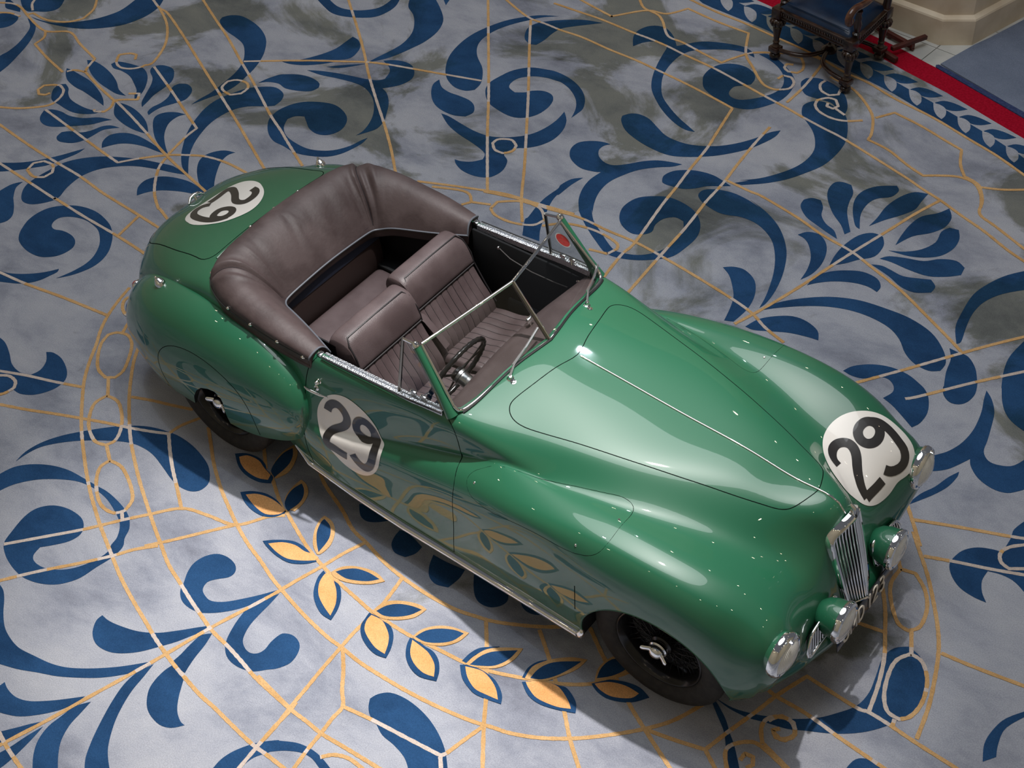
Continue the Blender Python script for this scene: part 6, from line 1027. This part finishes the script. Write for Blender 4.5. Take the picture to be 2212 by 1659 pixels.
for ln, L_ in enumerate(GOLD):
    P = smooth2d(pairs(L_[1:]), 6, closed=bool(L_[0]), corner=48)
    if L_[0]: P = P+P[:1]
    Q = [P[0]]
    for a in P[1:]:       # even steps so that the colour change lands near the motif's edge
        d = math.dist(Q[-1], a); n_ = max(1, int(d/.03))
        if d > 1e-5: b0 = Q[-1]; Q += [(b0[0]+(a[0]-b0[0])*k_/n_, b0[1]+(a[1]-b0[1])*k_/n_) for k_ in range(1, n_+1)]
    run_ = [Q[0]]; st0 = None; zz = .0020+.000016*ln; wd = .0195
    for i in range(1, len(Q)):
        s_ = isblue((Q[i][0]+Q[i-1][0])/2, (Q[i][1]+Q[i-1][1])/2)
        if st0 is None: st0 = s_
        if s_ != st0:
            mkobj('cream_line' if st0 else 'gold_line', *strip(run_, wd, -.002, zz), M_creampile if st0 else M_goldpile, carpet, smooth=False); run_ = [Q[i-1]]; st0 = s_
        run_.append(Q[i])
    if len(run_) > 1: mkobj('cream_line' if st0 else 'gold_line', *strip(run_, wd, -.002, zz), M_creampile if st0 else M_goldpile, carpet, smooth=False)
for yo, yi, bo, bi, arc in LEAF:
    if arc: flat('leaf_arc', smooth2d(pairs(arc), 4), -.004, .0036, M_bluepile, carpet)
    flat('leaf_border', smooth2d(pairs(yo), 4), -.004, .0038, M_bluepile, carpet); flat('orange_leaf', smooth2d(pairs(yi), 4), -.004, .0042, M_orangepile, carpet)
    flat('gold_leaf_border', smooth2d(pairs(bo), 4), -.004, .0046, M_goldpile, carpet); flat('blue_leaf', smooth2d(pairs(bi), 4), -.004, .0050, M_bluepile, carpet)
nb_ = (len(BAND)-1)//2
flat('border_band', smooth2d(pairs(BAND[0]), 2), -.004, .0016, M_bluepile, carpet)
for i, L_ in enumerate(BAND[1:]):
    P = smooth2d(pairs(L_), 3)
    if i < nb_: flat('pale_border_leaf', P, -.004, .0021, M_pile, carpet)
    else: flat('border_leaf', P, -.004, .0018, M_bluepile, carpet)
# ------------------------------------------------------------------ walls of the hall beyond the frame
M_wall = noise_mix(principled('cream_plaster', (0.6, 0.55, 0.45), 0.8), srgb(206, 196, 172), srgb(216, 206, 184), 2)
for nm, b_ in (('wall_left', (-9.9, -9.7, -7.7, 9.8)), ('wall_right', (8.6, 8.8, -7.7, 9.8)), ('wall_front', (-9.7, 8.6, -7.9, -7.7))):
    o = mkobj(nm, *box_mesh(*b_, -.02, 9.5), M_wall, None, smooth=False); o['kind'] = 'structure'
# ------------------------------------------------------------------ pillar
pb = [(-2.6, 5.18), (-.427, 5.050), (.025, 5.016), (.221, 5.145), (.262, 5.30), (.385, 5.75), (.60, 6.6), (-2.4, 6.8)]
def inset(P, d):
    n = len(P); out = []
    for i in range(n):
        a, b_, c = Vector(P[i-1]), Vector(P[i]), Vector(P[(i+1) % n]); t1 = (b_-a).normalized(); t2 = (c-b_).normalized(); n1 = Vector((-t1.y, t1.x)); n2 = Vector((-t2.y, t2.x)); m = (n1+n2).normalized(); k_ = d/max(m.dot(n1), .3); out.append((b_.x+m.x*k_, b_.y+m.y*k_))
    return out
pil = None
def loftpoly(name, rings, mat, parent):
    n = len(rings[0][0]); V = [(x, y, z) for P, z in rings for x, y in P]; F = gridfaces(len(rings), n, True)+[tuple(range(n))[::-1], tuple((len(rings)-1)*n+j for j in range(n))]
    return mkobj(name, V, F, mat, parent, smooth=False)
pil = loftpoly('cream_pillar', [(inset(pb, .045), -.008), (inset(pb, .045), 4.2)], M_stone, None); pil['kind'] = 'structure'  # shaft of the cream pillar, a pier and not a hall wall
loftpoly('plinth', [(pb, -.008), (inset(pb, .004), .182), (inset(pb, .010), .194), (inset(pb, .030), .205), (inset(pb, .044), .21)], M_stone, pil)
# ================================================================== CARVED ARMCHAIR AND TRESTLE BASE
M_oak = noise_mix(principled('dark_carved_oak', (0.02, 0.012, 0.008), 0.28, coat=.5), srgb(30, 18, 13), srgb(54, 32, 22), 14, bump=.3, bscale=60)
M_oaklight = noise_mix(principled('worn_arm_oak', (0.1, 0.05, 0.03), 0.25, coat=.5), srgb(70, 40, 26), srgb(108, 66, 44), 12, bump=.3, bscale=60)
M_bluehide = noise_mix(principled('blue_leather', (0.02, 0.05, 0.12), 0.32), srgb(10, 30, 54), srgb(16, 42, 70), 5, bump=.15, bscale=120)
ch = empty('carved_armchair', 'dark carved oak armchair with blue leather seat and scrolled arms standing at the carpet border', 'armchair', (-.50, 4.40, .0))
FL = Vector((-.853, 4.217, 0)); FR = Vector((-.242, 4.116, 0)); RR = Vector((-.259+.02, 4.612, 0)); RL = Vector((-.80, 4.705, 0)); o0 = Vector((-.50, 4.40, 0))
legs = [FL-o0, FR-o0, RR-o0, RL-o0]; ang = math.atan2((FR-FL).y, (FR-FL).x)
for i, c in enumerate(legs):
    zo = .0055 if i < 3 else .0055
    pr = [(.020, 0), (.034, .006), (.040, .022), (.034, .040), (.020, .050), (.022, .056)]
    lg = part_empty('leg', ch); T_ = Matrix.Translation((c.x, c.y, zo))
    lathe('bun_foot', pr, M_oak, lg, 20, T_)
    rbox('foot_block', (.075, .075, .040), M_oak, lg, .006, 2, T_ @ Matrix.Translation((0, 0, .076)) @ Matrix.Rotation(ang, 4, 'Z'))
    sh = [(.018, .094), (.030, .100), (.022, .110), (.020, .125), (.026, .135), (.020, .145), (.022, .170), (.028, .215), (.034, .250), (.028, .262), (.040, .272), (.046, .290), (.050, .305), (.044, .318), (.030, .326), (.034, .334)]
    lathe('turned_shaft', sh, M_oak, lg, 20, T_)
    # gadrooned cup: a ring of ribs
    ms = []
    for k in range(12):
        a = 2*math.pi*k/12; u = Vector((math.cos(a), math.sin(a), 0))
        ms.append(tube_mesh([tuple(Vector((c.x, c.y, zo))+u*r+Vector((0, 0, z))) for r, z in ((.030, .262), (.044, .276), (.051, .296), (.045, .318))], [.004, .009, .010, .005], 6))
    mkobj('gadroon', *join(*ms), M_oak, lg)
    rbox('top_block', (.075, .075, .075), M_oak, lg, .005, 2, T_ @ Matrix.Translation((0, 0, .368)) @ Matrix.Rotation(ang, 4, 'Z'))
# curved cross stretcher
cen = sum(legs, Vector())/4
for i, c in enumerate(legs):
    n_ = legs[(i+1) % 4]; d = (cen-c); P = []
    for t in np.linspace(0, 1, 12):
        q = c+d*t; per = Vector((-d.y, d.x, 0)).normalized()*(.10*math.sin(math.pi*t)*(1 if i % 2 else -1)); P.append((q.x+per.x, q.y+per.y, .080+.012*math.sin(math.pi*t)))
    tube('curved_stretcher', P, .017, M_oak, ch, seg=8, flat=.9)
lathe('stretcher_boss', [(0, .14), (.012, .132), (.02, .115), (.04, .105), (.055, .09), (.055, .07), (.03, .062)], M_oak, ch, 20, Matrix.Translation(cen))
# seat rails with moulding
def rail(a, b, name):
    d = (b-a); L_ = d.length; m = (a+b)/2; an = math.atan2(d.y, d.x)
    for (dy, z, h, w_) in ((0, .372, .052, .040), (-.006 if False else 0, .402, .014, .056), (0, .345, .012, .050)):
        rbox(name, (L_+.05, w_, h), M_oak, ch, min(.005, h*.35), 2, Matrix.Translation((m.x, m.y, z)) @ Matrix.Rotation(an, 4, 'Z'))
    # carved beads
    ms = []
    nn = int(L_/.022); per = Vector((d.y, -d.x, 0)).normalized()*.022
    for k in range(nn):
        q = a+d*((k+.5)/nn)+per; ms.append(tube_mesh([(q.x, q.y, .356), (q.x+d.x/nn*.5, q.y+d.y/nn*.5, .372), (q.x, q.y, .389)], [.003, .007, .003], 5))
    mkobj('carved_band', *join(*ms), M_oak, ch)
for i in range(4): rail(legs[i], legs[(i+1) % 4], 'seat_rail')
# padded seat
n = 15; V = []
for i in range(n):
    for j in range(n):
        u, v = i/(n-1), j/(n-1); a = legs[0].lerp(legs[1], u); b = legs[3].lerp(legs[2], u); q = a.lerp(b, v); k_ = (1-abs(2*u-1)**6)*(1-abs(2*v-1)**6)
        V.append((q.x, q.y, .408+.052*k_**.5))
V += [(x, y, .40) for x, y, z in V]; F = gridfaces(n, n)+[tuple(x+n*n for x in f[::-1]) for f in gridfaces(n, n)]
for i in range(n-1): F += [(i, i+1, n*n+i+1, n*n+i), (i*n, (i+1)*n, n*n+(i+1)*n, n*n+i*n), ((n-1)*n+i, (n-1)*n+i+1, n*n+(n-1)*n+i+1, n*n+(n-1)*n+i), (i*n+n-1, (i+1)*n+n-1, n*n+(i+1)*n+n-1, n*n+i*n+n-1)]
so = mkobj('seat_pad', V, F, M_bluehide, ch); bm = bmesh.new(); bm.from_mesh(so.data); bmesh.ops.recalc_face_normals(bm, faces=bm.faces); bm.to_mesh(so.data); bm.free(); sharpen(so, 60)
sp = [legs[0].lerp(legs[3], .04), legs[1].lerp(legs[2], .04)]
tube('seat_piping', [(a.x, a.y, .452) for a in (sp[0].lerp(sp[1], .08), sp[0].lerp(sp[1], .5), sp[0].lerp(sp[1], .92))], .004, M_bluehide, ch, seg=6)
# arms on turned supports
bk = (legs[3]-legs[0]).normalized()
for i, (f_, r_) in enumerate(((legs[0], legs[3]), (legs[1], legs[2]))):
    s_ = f_.lerp(r_, .12); am = part_empty('arm', ch)
    lathe('arm_support', [(.030, .40), (.030, .43), (.018, .44), (.022, .46), (.030, .50), (.020, .53), (.024, .55), (.018, .57), (.024, .60)], M_oak, am, 16, Matrix.Translation((s_.x, s_.y, 0)))
    P = [s_+Vector((0, 0, .575))-bk*.075, s_+Vector((0, 0, .555))-bk*.105, s_+Vector((0, 0, .595))-bk*.125, s_+Vector((0, 0, .635))-bk*.09, s_+Vector((0, 0, .635)), s_.lerp(r_, .35)+Vector((0, 0, .615)), s_.lerp(r_, .7)+Vector((0, 0, .650)), r_+Vector((0, 0, .70))]
    tube('arm_rest', curve_pts([tuple(v) for v in P], 5), [.018]*6+[.026]*10+[.024]*20, M_oaklight, am, seg=10) if False else tube('arm_rest', curve_pts([tuple(v) for v in P], 5), np.interp(np.linspace(0, 1, 36), [0, .2, .45, 1], [.014, .028, .026, .020]), M_oaklight, am, seg=10)
# back: two posts, rails and leather panel
for r_ in (legs[2], legs[3]):
    tube('back_post', [(r_.x, r_.y, .40), (r_.x+bk.x*.03, r_.y+bk.y*.03, .75), (r_.x+bk.x*.10, r_.y+bk.y*.10, 1.20)], [.030, .026, .022], M_oak, ch, seg=10)
b0 = legs[2]+bk*.06; b1 = legs[3]+bk*.06; mid = (b0+b1)/2; an = math.atan2((b0-b1).y, (b0-b1).x)
rbox('back_panel', ((b0-b1).length-.06, .05, .46), M_bluehide, ch, .02, 3, Matrix.Translation((mid.x, mid.y, .86)) @ Matrix.Rotation(an, 4, 'Z') @ Matrix.Rotation(-.13, 4, 'X'))
for z, k in ((.60, .03), (1.12, .085)):
    rbox('back_rail', ((b0-b1).length, .04, .05), M_oak, ch, .008, 2, Matrix.Translation((mid.x-bk.x*.06+bk.x*k, mid.y-bk.y*.06+bk.y*k, z)) @ Matrix.Rotation(an, 4, 'Z'))
# maroon wooden trestle base lying on the tiles
M_maroon = noise_mix(principled('maroon_wood', (0.06, 0.015, 0.012), 0.5), srgb(66, 28, 24), srgb(86, 38, 32), 10, bump=.2)
tb = empty('wooden_stand_base', 'low maroon wooden stand base of crossed bars on the tiles behind the carved armchair', 'stand', (-.20, 4.80, 0))
def bar(a, b, w_, z0, h, name):
    a = Vector(a)-Vector((-.20, 4.80)); b = Vector(b)-Vector((-.20, 4.80)); d = b-a; m = (a+b)/2
    rbox(name, (d.length, w_, h), M_maroon, tb, .004, 2, Matrix.Translation((m.x, m.y, z0+h/2)) @ Matrix.Rotation(math.atan2(d.y, d.x), 4, 'Z'))
bar((-.47, 4.955), (-.09, 4.845), .034, .012, .034, 'long_bar')
bar((-.055, 4.965), (-.185, 4.69), .034, .046, .030, 'cross_bar')
bar((-.33, 4.70), (-.11, 4.625), .034, .012, .034, 'foot_bar')
bar((-.36, 5.00), (-.52, 4.72), .034, .046, .030, 'cross_bar')
for q in ((-.10, 4.85), (-.14, 4.635), (-.30, 4.905)):
    rbox('pad', (.03, .03, .012), M_maroon, tb, .003, 1, Matrix.Translation((q[0]+.20, q[1]-4.80, -.001+.006)))
